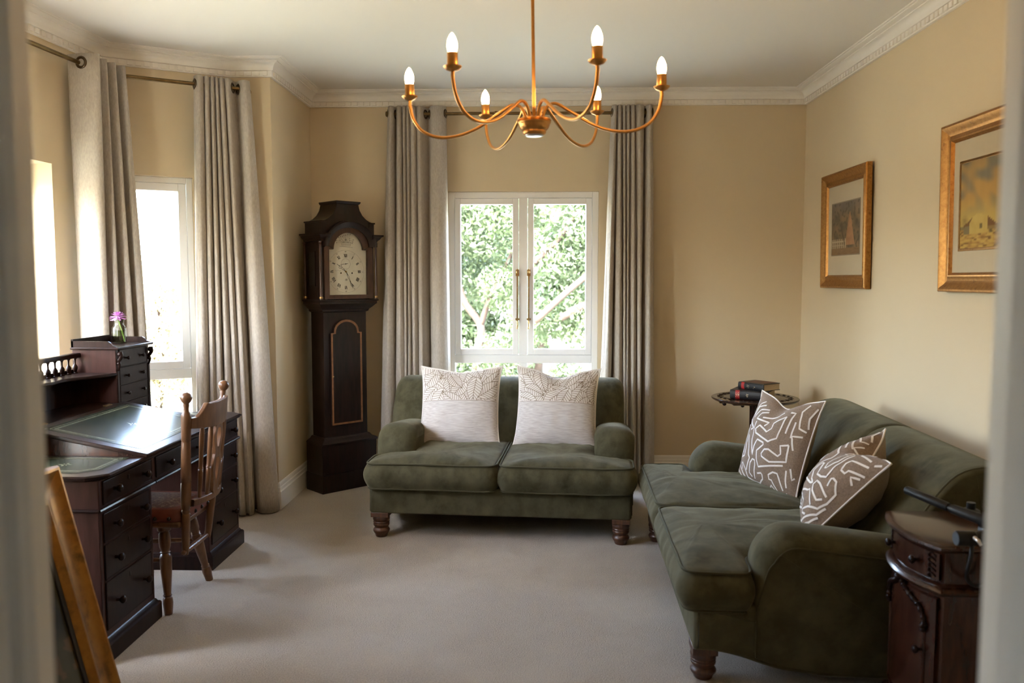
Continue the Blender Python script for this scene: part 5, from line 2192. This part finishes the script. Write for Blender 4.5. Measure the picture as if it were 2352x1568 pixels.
for (x0, y0), (x1, y1) in (((-1.587, 3.448), (-1.622, 3.505)), ((-1.572, 3.862), (-1.605, 3.715)), ((-1.945, 3.44), (-1.875, 3.485)), ((-1.945, 3.76), (-1.875, 3.69))):
    b = MB()
    turned(b, W_(x0, y0, 0.002), W_(x1, y1, 0.40), LEG, 16)
    b.build('leg', M_oak, chair, smooth=50)
b = MB()
turned(b, W_(-1.60, 3.482, 0.23), W_(-1.91, 3.47, 0.23), [(0, 0.008), (0.5, 0.013), (1, 0.008)])
turned(b, W_(-1.59, 3.765, 0.23), W_(-1.91, 3.72, 0.23), [(0, 0.008), (0.5, 0.013), (1, 0.008)])
b.build('side_stretcher', M_oak, chair, smooth=50)

# ------------------------------------------------------------------ round side table and books
TX, TY, TZ = 1.462, 5.50, 0.672
tb = thing('pedestal_table', 'small round dark pedestal table with carved rim in the corner', 'table', (TX, TY, 0))
b = MB()
b.lathe([(0.255, TZ - 0.026), (0.268, TZ - 0.022), (0.278, TZ - 0.016), (0.283, TZ - 0.009), (0.281, TZ - 0.004), (0.270, TZ - 0.002), (0.266, TZ - 0.003), (0.262, TZ - 0.0025), (0.004, TZ - 0.0025)], 64)
top = b.build('table_top', M_red, tb, smooth=30)
b = MB()
rg = random.Random(8)
for k in range(26):
    a = 2 * PI * k / 26
    r = 0.212
    pts = [(r * math.cos(a), r * math.sin(a)), ((r + 0.024) * math.cos(a + 0.07), (r + 0.024) * math.sin(a + 0.07)), ((r + 0.014) * math.cos(a + 0.15), (r + 0.014) * math.sin(a + 0.15)),
           ((r + 0.032) * math.cos(a + 0.19), (r + 0.032) * math.sin(a + 0.19))]
    b.tube(catmull([(x, y, TZ - 0.0035) for x, y in pts], 3), 0.0034, 5)
ring = [(0.205 * math.cos(2 * PI * k / 60), 0.205 * math.sin(2 * PI * k / 60), TZ - 0.0035) for k in range(60)]
b.tube(ring, 0.0026, 5, closed=True)
b.build('carved_border', M_dark, top, smooth=60)
b = MB()
b.box(-0.165, 0.165, -0.10, 0.10, TZ - 0.046, TZ - 0.026)
b.box(-0.235, -0.165, -0.02, 0.02, TZ - 0.043, TZ - 0.026)
b.sphere((-0.205, -0.02, TZ - 0.045), 0.014, 10, 6)
b.sphere((-0.105, -0.10, TZ - 0.046), 0.012, 10, 6)
b.build('top_block', M_dark, tb, bevel=0.004, smooth=30, fix=True)
b = MB()
nfl = 14
P = []
zs = [(0.27, 1.0), (0.30, 0.92), (0.50, 0.92), (TZ - 0.07, 0.92), (TZ - 0.046, 1.15)]
npt = nfl * 6
for z, s in zs:
    for k in range(npt):
        a = 2 * PI * k / npt
        r = 0.036 * s * (1 - 0.11 * abs(math.sin(a * nfl / 2)) ** 0.7)
        P.append((r * math.cos(a), r * math.sin(a), z))
f = []
for i in range(len(zs) - 1):
    for k in range(npt):
        f.append((i * npt + k, i * npt + (k + 1) % npt, (i + 1) * npt + (k + 1) % npt, (i + 1) * npt + k))
b.add(P, f)
b.lathe([(0.04, 0.17), (0.055, 0.19), (0.058, 0.22), (0.045, 0.245), (0.04, 0.25), (0.045, 0.262), (0.045, 0.272)], 24)
b.build('fluted_column', M_red, tb, smooth=40, fix=True)
for k in range(3):
    a = 2 * PI * k / 3 + 0.5
    pts = [(0.03, 0.20), (0.10, 0.175), (0.17, 0.10), (0.215, 0.035), (0.245, 0.02)]
    b = MB().tube(catmull([(r * math.cos(a), r * math.sin(a), z) for r, z in pts], 5), [0.022 - 0.0004 * i for i in range(21)], 10)
    b.sphere((0.25 * math.cos(a), 0.25 * math.sin(a), 0.021), 0.021, 10, 6)
    b.build('leg', M_red, tb, smooth=60)


def book(label, loc, rz, L, W, H, labels, bands, board, gold):
    """spine along x at -y side, W deep, H thick"""
    root = thing('book', label, 'book', loc, rz, group='leather books on the round table')
    b = MB()
    b.box(-L / 2, L / 2, 0.004, W, 0.0, 0.0035)
    b.box(-L / 2, L / 2, 0.004, W, H - 0.0035, H)
    b.build('board', [M_bookblack], root, bevel=0.001, smooth=0, fix=True)
    b = MB()
    b.box(-L / 2 + 0.028, L / 2 - 0.026, 0.030, W - 0.0, H - 0.0004, H + 0.0006)
    b.build('board_panel', board, root, smooth=0, fix=True)
    sp = MB()
    P = []
    for x in (-L / 2, L / 2):
        for k in range(9):
            a = PI / 2 + PI * k / 8
            P.append((x, 0.006 + 0.010 * math.cos(a), H / 2 + (H / 2) * math.sin(a)))
    sp.grid(P, 2, 9)
    for x in (0, 1):
        sp.add(P[x * 9:x * 9 + 9], [tuple(range(9))])
    so = sp.build('spine', M_bookblack, root, smooth=40, fix=True)
    for i, x in enumerate(bands):
        P = []
        for dx in (-0.0018, 0.0018):
            for k in range(9):
                a = PI / 2 + PI * k / 8
                P.append((x + dx, 0.006 + 0.0118 * math.cos(a), H / 2 + (H / 2 + 0.0006) * math.sin(a)))
        MB().grid(P, 2, 9).build('spine_band', M_bookblack, so, smooth=180)
    for x0, x1 in labels:
        P = []
        for x in (x0, x1):
            for k in range(9):
                a = PI / 2 + PI * (0.06 + 0.88 * k / 8)
                P.append((x, 0.006 + 0.0108 * math.cos(a), H / 2 + (H / 2 + 0.0004) * math.sin(a)))
        MB().grid(P, 2, 9).build('spine_label', M_bookred, so, smooth=180, label='red title label')
    rg_ = random.Random(len(label))
    gm = MB()
    for x, n_, sz in gold:
        for q in range(n_):
            zc = H / 2 + rg_.uniform(-0.28, 0.28) * H
            xx = x + rg_.uniform(-1, 1) * sz
            yy = 0.006 - 0.0113 * math.sqrt(max(0.0, 1 - ((zc - H / 2) / (H / 2)) ** 2))
            w, h = rg_.uniform(0.001, 0.003), rg_.uniform(0.0008, 0.002)
            gm.add([(xx - w, yy, zc - h), (xx + w, yy, zc - h), (xx + w, yy, zc + h), (xx - w, yy, zc + h)], [(0, 1, 2, 3)])
    gm.build('gilt_lettering', mat('gilt_foil', (0.72, 0.58, 0.36), 0.35, metal=0.5) if 'gilt_foil' not in MATS else MATS['gilt_foil'], so, smooth=0)
    b = MB().box(-L / 2 + 0.004, L / 2 - 0.004, 0.006, W - 0.004, 0.0035, H - 0.0035)
    b.build('pages', M_paper, root, smooth=0, fix=True)
    return root


def book_at(cx, cy, z, rz, W):
    return (cx + math.sin(R_(rz)) * W / 2, cy - math.cos(R_(rz)) * W / 2, z)


book('thick black leather book with red label, lower of the two on the round table', book_at(TX - 0.03, TY - 0.06, TZ, -28, 0.19), R_(-28), 0.25, 0.19, 0.058,
     [(-0.090, -0.062)], [-0.105, -0.055, -0.025, 0.005, 0.04, 0.07, 0.10], M_bookblack, [(-0.076, 22, 0.010), (-0.012, 9, 0.006)])
book('black book with brown boards and red label, lying on top of the thicker book', book_at(TX + 0.01, TY - 0.06, TZ + 0.0585, -54, 0.165), R_(-54), 0.205, 0.165, 0.046,
     [(-0.076, -0.052)], [-0.09, -0.045, 0.0, 0.045], M_bookbrown, [(-0.02, 8, 0.007), (0.03, 6, 0.006)])

# ------------------------------------------------------------------ bow-front cabinet by the doorway
cb_ = thing('bow_front_cabinet', 'dark red bow-front cabinet with carved door, between long sofa and doorway', 'cabinet', (1.55, 2.615, 0))
BX0, BX1, BY = 1.215 - 1.55, 1.87 - 1.55, 0.178


def bow(d, n=15, extra=0.0):
    """plan outline with a bowed front at -x; d = outward offset"""
    pts = []
    for i in range(n):
        t = -1 + 2 * i / (n - 1)
        pts.append((BX0 - 0.048 * (1 - t * t) - d, t * (BY + d)))
    return pts


def bow_solid(mb, d, z0, z1):
    poly = bow(d) + [(BX1, BY + d), (BX1, -BY - d)]
    mb.prism(poly, z0, z1, 'z')


def bow_mould(mb, prof):
    P = []
    n = None
    for d, z in prof:
        q = bow(d) + [(BX1, BY + d), (BX1, -BY - d)]
        n = len(q)
        P += [(x, y, z) for x, y in q]
    f = []
    for i in range(len(prof) - 1):
        for j in range(n):
            f.append((i * n + j, i * n + (j + 1) % n, (i + 1) * n + (j + 1) % n, (i + 1) * n + j))
    f += [tuple(range(n))[::-1], tuple((len(prof) - 1) * n + j for j in range(n))]
    mb.add(P, f)


b = MB()
bow_solid(b, -0.012, 0.07, 0.64)
b.build('carcass', M_red, cb_, smooth=30, fix=True)
b = MB()
bow_mould(b, [(-0.005, 0.636), (0.004, 0.639), (0.012, 0.644), (0.017, 0.651), (0.016, 0.658), (0.010, 0.663), (0.002, 0.665)])
b.build('cabinet_top', M_red, cb_, smooth=40, fix=True)
b = MB()
bow_mould(b, [(-0.010, 0.505), (0.003, 0.507), (0.010, 0.513), (0.012, 0.520), (0.008, 0.527), (0.002, 0.531), (0.004, 0.536), (-0.006, 0.540)])
b.build('waist_moulding', M_red, cb_, smooth=40, fix=True)
b = MB()
bow_mould(b, [(0.012, 0.0), (0.012, 0.06), (0.006, 0.07), (-0.010, 0.078)])
b.build('plinth', M_red, cb_, smooth=40, fix=True)


def front_pt(y, z, d=0.0):
    t = y / BY
    return Vector((BX0 - 0.048 * (1 - t * t) - d + 0.012, y, z))


P = []
for i in range(13):
    y = -0.16 + 0.32 * i / 12
    for d, z in ((0.0, 0.545), (0.006, 0.549), (0.006, 0.628), (0.0, 0.632)):
        P.append(front_pt(y, z, d))
b = MB()
b.grid(P, 13, 4)
dr = b.build('drawer', M_red, cb_, smooth=40)
for s in (-1, 1):
    fr = MB()
    for k in range(5):
        yc, zc = s * 0.138, 0.558 + 0.0155 * k
        pts = [front_pt(yc - 0.012, zc, 0.007), front_pt(yc + 0.002, zc + 0.008, 0.009), front_pt(yc + 0.012, zc - 0.002, 0.009), front_pt(yc + 0.006, zc - 0.007, 0.008)]
        fr.tube(catmull(pts, 4), 0.003, 6)
    fr.build('fretwork', M_dark, dr, smooth=60)
    ky = s * 0.085
    p = front_pt(ky, 0.588, 0.004)
    knob(dr, 0, 0, 0, M=T(*p) @ RZ(PI) @ Matrix.Scale(0.85, 4)).data = knob_proto.data
P = []
for i in range(13):
    y = -0.155 + 0.31 * i / 12
    for d, z in ((0.0, 0.095), (0.006, 0.10), (0.006, 0.488), (0.0, 0.492)):
        P.append(front_pt(y, z, d))
b = MB()
b.grid(P, 13, 4)
dd = b.build('door', M_red, cb_, smooth=40)
cv = MB()
arch = [(-0.120, 0.375), (-0.122, 0.41), (-0.105, 0.445), (-0.075, 0.462), (-0.040, 0.478), (-0.018, 0.492), (0.0, 0.505), (0.018, 0.492), (0.040, 0.478), (0.075, 0.462), (0.105, 0.445), (0.122, 0.41), (0.120, 0.375)]
cp = catmull([front_pt(y, z, 0.012) for y, z in arch], 6)
cv.tube(cp, [0.0075 + 0.0030 * math.sin(i * 1.9) for i in range(len(cp))], 8)
cv.sphere(front_pt(0.0, 0.503, 0.016), 0.013, 10, 7)
for s in (-1, 1):
    cv.sphere(front_pt(s * 0.121, 0.392, 0.014), 0.010, 10, 7)
cv.build('carved_arch', M_dark, dd, smooth=60)
cv = MB()
for s in (-1, 1):
    cv.tube([front_pt(s * 0.120, 0.375, 0.007), front_pt(s * 0.120, 0.12, 0.007)], 0.004, 6)
cv.tube([front_pt(y, 0.12, 0.007) for y in np.linspace(-0.12, 0.12, 9)], 0.004, 6)
cv.build('panel_bead', M_red, dd, smooth=60)
p = front_pt(-0.112, 0.315, 0.005)
knob(dd, 0, 0, 0, M=T(*p) @ RZ(PI) @ Matrix.Scale(0.85, 4))

# ------------------------------------------------------------------ camera tripod lying on the cabinet
tp = thing('camera_tripod', 'black folded camera tripod lying on the bow-front cabinet', 'tripod', (1.40, 2.542, 0.668))


def w2(x, y, z):
    return Vector((x - 1.40, y - 2.56, z - 0.666))


b = MB()
a0, a1 = w2(1.222, 2.735, 0.757), w2(1.298, 2.605, 0.735)
dv = (a1 - a0)
b.tube([a0, a0 + dv * 0.03, a0 + dv * 0.9, a1], [0.011, 0.0135, 0.0145, 0.0135], 14)
b.build('handle_grip', M_black, tp, smooth=40)
b = MB()
b.tube([a1, w2(1.305, 2.592, 0.733), w2(1.355, 2.515, 0.722)], [0.010, 0.015, 0.018], 14)
b.tube([w2(1.355, 2.515, 0.722), w2(1.39, 2.46, 0.716), w2(1.44, 2.41, 0.708)], [0.024, 0.025, 0.025], 16)
b.build('pan_arm', M_black, tp, smooth=40)
b = MB()
b.lathe([(0.020, -0.03), (0.0225, -0.026), (0.0225, 0.022), (0.019, 0.026), (0.019, 0.03)], 20, T(*w2(1.262, 2.425, 0.692)) @ RY(PI / 2))
b.tube([w2(1.29, 2.425, 0.692), w2(1.34, 2.435, 0.70), w2(1.42, 2.44, 0.705)], [0.02, 0.017, 0.02], 12)
b.build('head', M_black, tp, smooth=40)
b = MB()
b.tube([w2(1.275, 2.40, 0.70), w2(1.276, 2.385, 0.698), w2(1.281, 2.378, 0.686)], [0.005, 0.006, 0.004], 8)
b.sphere(w2(1.275, 2.40, 0.70), 0.007, 8, 6)
b.build('lock_lever', M_steel, tp, smooth=60)
b = MB()
b.lathe([(0.024, 0.0), (0.026, 0.004), (0.026, 0.016), (0.02, 0.02)], 18, T(*w2(1.365, 2.60, 0.712)))
b.lathe([(0.013, 0.02), (0.013, 0.04)], 14, T(*w2(1.365, 2.60, 0.712)))
b.build('mounting_plate', M_black, tp, smooth=40)
b = MB()
b.tube(catmull([w2(1.275, 2.415, 0.68), w2(1.268, 2.405, 0.645), w2(1.262, 2.41, 0.60), w2(1.275, 2.43, 0.565), w2(1.30, 2.425, 0.55), w2(1.34, 2.42, 0.575), w2(1.37, 2.42, 0.66)], 5), 0.006, 8)
b.build('strap', M_black, tp, smooth=180)
for q, (dy, dz) in enumerate(((-0.032, 0.017), (0.030, 0.017), (0.0, 0.060))):
    b = MB()
    b.tube([w2(1.36, 2.50 + dy, 0.668 + dz), w2(1.60, 2.50 + dy * 1.1, 0.668 + dz), w2(1.84, 2.50 + dy * 1.2, 0.668 + dz)], [0.016, 0.0155, 0.013], 12)
    b.build('leg', M_black, tp, smooth=40)

# ------------------------------------------------------------------ large gilt-framed oil painting leaning on the near left wall
lean_b, lean_t = (-1.385, 0.0), (-1.588, 0.83)
Hh = math.hypot(lean_t[0] - lean_b[0], lean_t[1])
th = math.atan2(lean_b[0] - lean_t[0], lean_t[1])
lp_ = thing('leaning_painting', 'large gilt-framed dark oil painting leaning on the wall by the desk', 'painting', (lean_b[0], 2.665, 0.004))
z_ax = Vector((-math.sin(th), 0, math.cos(th)))
n_ax = Vector((math.cos(th), 0, math.sin(th)))      # face normal
lp_.matrix_basis = frame((lean_b[0] - 0.0, 2.665, 0.004), Vector((0, -1, 0)), n_ax, z_ax)
Wd = 0.95
prof = [(0.0, -0.03), (0.0, 0.004), (0.006, 0.012), (0.014, 0.012), (0.020, 0.006), (0.045, -0.002), (0.085, 0.0), (0.100, 0.008), (0.108, 0.008), (0.114, 0.002), (0.124, -0.006), (0.128, -0.012), (0.128, -0.03)]
for s in range(4):
    mb = MB()
    P = []
    for e in (0, 1):
        for d, y in prof:
            if s == 0:
                P.append((d if e == 0 else Wd - d, y, d))
            elif s == 1:
                P.append((Wd - d, y, d if e == 0 else Hh - d))
            elif s == 2:
                P.append((Wd - d if e == 0 else d, y, Hh - d))
            else:
                P.append((d, y, Hh - d if e == 0 else d))
    mb.grid(P, 2, len(prof), closed_v=True)
    mb.build('frame_bar', MATS.get('old_gilt') or mat('old_gilt', (0.33, 0.145, 0.022), 0.38, metal=0.7, col2=(0.24, 0.095, 0.014), scale=14, detail=8, col3=(0.10, 0.045, 0.01), scale3=16, ramp3=(0.5, 0.75)), lp_, smooth=30, fix=True)
mb = MB()
for q in ((0.124, Wd - 0.124, 0.124, 0.146), (0.124, Wd - 0.124, Hh - 0.146, Hh - 0.124), (0.124, 0.146, 0.124, Hh - 0.124), (Wd - 0.146, Wd - 0.124, 0.124, Hh - 0.124)):
    mb.box(q[0], q[1], -0.02, -0.012, q[2], q[3])
mb.build('dark_slip', M_ink, lp_, smooth=0, bevel=0.002, fix=True)
nx, nz = 60, 60
mb = MB()
mb.grid([(0.14 + (Wd - 0.28) * i / nx, -0.019, 0.14 + (Hh - 0.28) * j / nz) for i in range(nx + 1) for j in range(nz + 1)], nx + 1, nz + 1)
po = mb.build('canvas', M_oilpaint, lp_, smooth=0)


def dark_landscape(u, v):
    k = nz2(u, v, 4, 4)
    c = lerp3((0.018, 0.016, 0.008), (0.055, 0.05, 0.028), (k - 0.35) * 2.5)
    if nz2(u, v, 9, 6) > 0.62:
        c = (0.10, 0.065, 0.035)
    return c


paint_on(po, dark_landscape, nx, nz)
mb = MB().box(0.02, Wd - 0.02, -0.032, -0.028, 0.02, Hh - 0.02)
mb.build('backing', M_dark, lp_, smooth=0, fix=True)


# ------------------------------------------------------------------ garden outside
mb = MB()
n = 30
P = []
for i in range(n + 1):
    for j in range(n + 1):
        x, y = -32 + 64 * i / n, -14 + 64 * j / n
        inner = max(0.0, 1 - max(abs(x) / 5, abs(y - 3) / 6))
        r = max(0, math.hypot(x, y - 3) - 15)
        P.append((x, y, -0.42 + 0.12 * noise.noise(Vector((x * 0.2, y * 0.2, 0))) * (1 - inner) + 0.012 * r * 1.0))
mb.grid(P, n + 1, n + 1)
struct(mb.build('ground', M_lawn, smooth=180), 'sunlit garden lawn outside the windows')


def leaves(name, blobs, count, size, m, parent, seed):
    """loose leaf quads scattered in ellipsoid clumps"""
    rng = np.random.default_rng(seed)
    w = np.array([b[3] ** 2 for b in blobs], float)
    w /= w.sum()
    idx = rng.choice(len(blobs), count, p=w)
    B = np.array([b[:4] for b in blobs], float)[idx]
    d = rng.normal(size=(count, 3))
    d /= np.linalg.norm(d, axis=1)[:, None]
    r = rng.random(count) ** 0.45
    c = B[:, :3] + d * (B[:, 3] * r)[:, None] * np.array([1, 1, 0.8])
    a = rng.normal(size=(count, 3))
    a[:, 2] -= 0.5
    a /= np.linalg.norm(a, axis=1)[:, None]
    t = np.cross(a, rng.normal(size=(count, 3)))
    t /= np.linalg.norm(t, axis=1)[:, None]
    s = (size * (0.6 + 0.8 * rng.random(count)))[:, None]
    V = np.stack([c - a * s, c + t * s * 0.42, c + a * s, c - t * s * 0.42], 1).reshape(-1, 3)
    me = bpy.data.meshes.new(name)
    me.vertices.add(len(V))
    me.vertices.foreach_set('co', V.ravel())
    me.loops.add(count * 4)
    me.loops.foreach_set('vertex_index', np.arange(count * 4))
    me.polygons.add(count)
    me.polygons.foreach_set('loop_start', np.arange(0, count * 4, 4))
    me.polygons.foreach_set('loop_total', np.full(count, 4))
    me.update(calc_edges=True)
    me.materials.append(m)
    o = bpy.data.objects.new(name, me)
    COL.objects.link(o)
    o.parent = parent
    o['kind'] = 'stuff'
    return o


def tree(name, label, cat, base, limbs, blobs, count, size, m, seed, group=None):
    """limbs: list of (points, r0, r1) relative to base; first is the trunk"""
    root = thing(name, label, cat, base, group=group)
    for i, (pts, r0, r1) in enumerate(limbs):
        c = catmull(pts, 5)
        mb = MB().tube(c, [r0 + (r1 - r0) * k / (len(c) - 1) for k in range(len(c))], 9)
        mb.build('trunk' if i == 0 else 'branch', M_bark, root, smooth=180)
    leaves('foliage', blobs, count, size, m, root, seed)
    return root


tree('garden_tree', 'leafy tree with a bent trunk seen through the clock-side pane of the back window', 'tree', (-1.0, 12.6, -0.42),
     [([(0.05, 0, 0), (0.12, 0, 0.7), (0.16, 0.1, 1.15), (-0.12, 0.1, 1.6), (-0.25, 0.2, 2.4), (0.0, 0.3, 3.6)], 0.075, 0.04),
      ([(0.16, 0.1, 1.15), (0.35, 0.1, 1.7), (0.7, 0.0, 2.4), (0.9, 0.1, 3.4)], 0.05, 0.02),
      ([(-0.2, 0.1, 1.9), (-0.6, 0.1, 2.4), (-0.9, 0.2, 3.2)], 0.04, 0.02)],
     [(-0.6, 0.1, 2.6, 0.75), (0.4, 0.0, 2.7, 0.75), (0.0, 0.2, 3.4, 0.9), (0.6, -0.1, 1.75, 0.5), (-0.7, 0, 1.6, 0.5), (0.5, -0.2, 0.7, 0.5), (-0.5, 0.2, 0.75, 0.42), (-1.3, 0.2, 2.8, 0.8), (1.2, 0.2, 3.2, 0.8), (0.0, 0.8, 2.0, 0.8)],
     28000, 0.042, M_leaf, 1, 'garden trees behind the back window')
tree('garden_tree', 'dense tree with slanting pale branches seen through the table-side pane of the back window', 'tree', (0.9, 11.2, -0.42),
     [([(0.5, 0, 0), (0.35, 0.1, 0.9), (-0.1, 0.1, 1.5), (-0.55, 0.0, 1.35)], 0.09, 0.05),
      ([(-0.9, 0.0, 1.30), (-0.45, -0.1, 1.72), (-0.05, -0.1, 2.05), (0.5, 0.0, 2.5), (1.0, 0.1, 3.2)], 0.045, 0.035),
      ([(-0.95, 0.2, 2.05), (-0.55, 0.1, 2.45), (-0.25, 0.1, 2.95), (0.1, 0.1, 3.6)], 0.04, 0.025)],
     [(-0.05, 0.3, 1.3, 0.62), (0.4, 0.4, 1.9, 0.75), (-0.6, 0.4, 2.2, 0.55), (-0.1, 0.3, 2.9, 0.8), (0.9, 0.2, 2.8, 0.9), (-0.8, 0.5, 1.35, 0.5), (0.3, 0.5, 3.6, 0.9), (-0.5, 0.2, 0.55, 0.28)],
     32000, 0.040, M_leaf, 2, 'garden trees behind the back window')
tree('garden_tree', 'spreading evergreen tree standing behind the two nearer garden trees', 'tree', (0.0, 16.5, -0.4),
     [([(0, 0, 0), (0.1, 0, 1.5), (-0.1, 0.1, 3.2), (0.1, 0, 4.6)], 0.16, 0.06), ([(0, 0, 1.8), (0.8, 0.1, 2.6), (1.6, 0, 3.4)], 0.07, 0.03), ([(0, 0, 2.0), (-0.9, 0.1, 2.8), (-1.7, 0, 3.3)], 0.07, 0.03)],
     [(-1.3, 0, 1.7, 1.0), (1.2, 0, 1.6, 1.0), (0, 0, 3.0, 1.3), (-1.9, 0.3, 3.1, 1.1), (1.9, 0.2, 3.0, 1.1), (0.1, 0.4, 4.4, 1.4), (-1.5, 0, 0.6, 0.9), (-0.5, 0.1, 0.5, 0.8), (0.5, 0.2, 1.2, 0.7), (0.2, 0, 1.9, 0.9), (2.2, 0, 0.9, 0.9)],
     60000, 0.065, M_leaf, 3, 'garden trees behind the back window')
tree('flowering_shrub', 'pale sunlit bush seen through the angled bay window', 'shrub', (-5.4, 11.6, -0.42),
     [([(0, 0, 0), (0.1, 0, 0.8), (0.0, 0.1, 1.8)], 0.06, 0.03), ([(0, 0, 0.4), (-0.5, 0, 1.2), (-0.7, 0, 2.0)], 0.04, 0.02), ([(0, 0, 0.4), (0.5, 0.1, 1.2), (0.7, 0, 2.1)], 0.04, 0.02)],
     [(-0.5, 0, 0.9, 0.7), (0.5, 0, 0.9, 0.7), (0, 0.1, 1.7, 0.75), (-0.7, 0, 2.1, 0.5), (0.6, 0.1, 2.2, 0.5), (0.0, 0, 0.5, 0.6), (1.0, 0.2, 1.4, 0.5)],
     24000, 0.036, M_leaf2, 4)
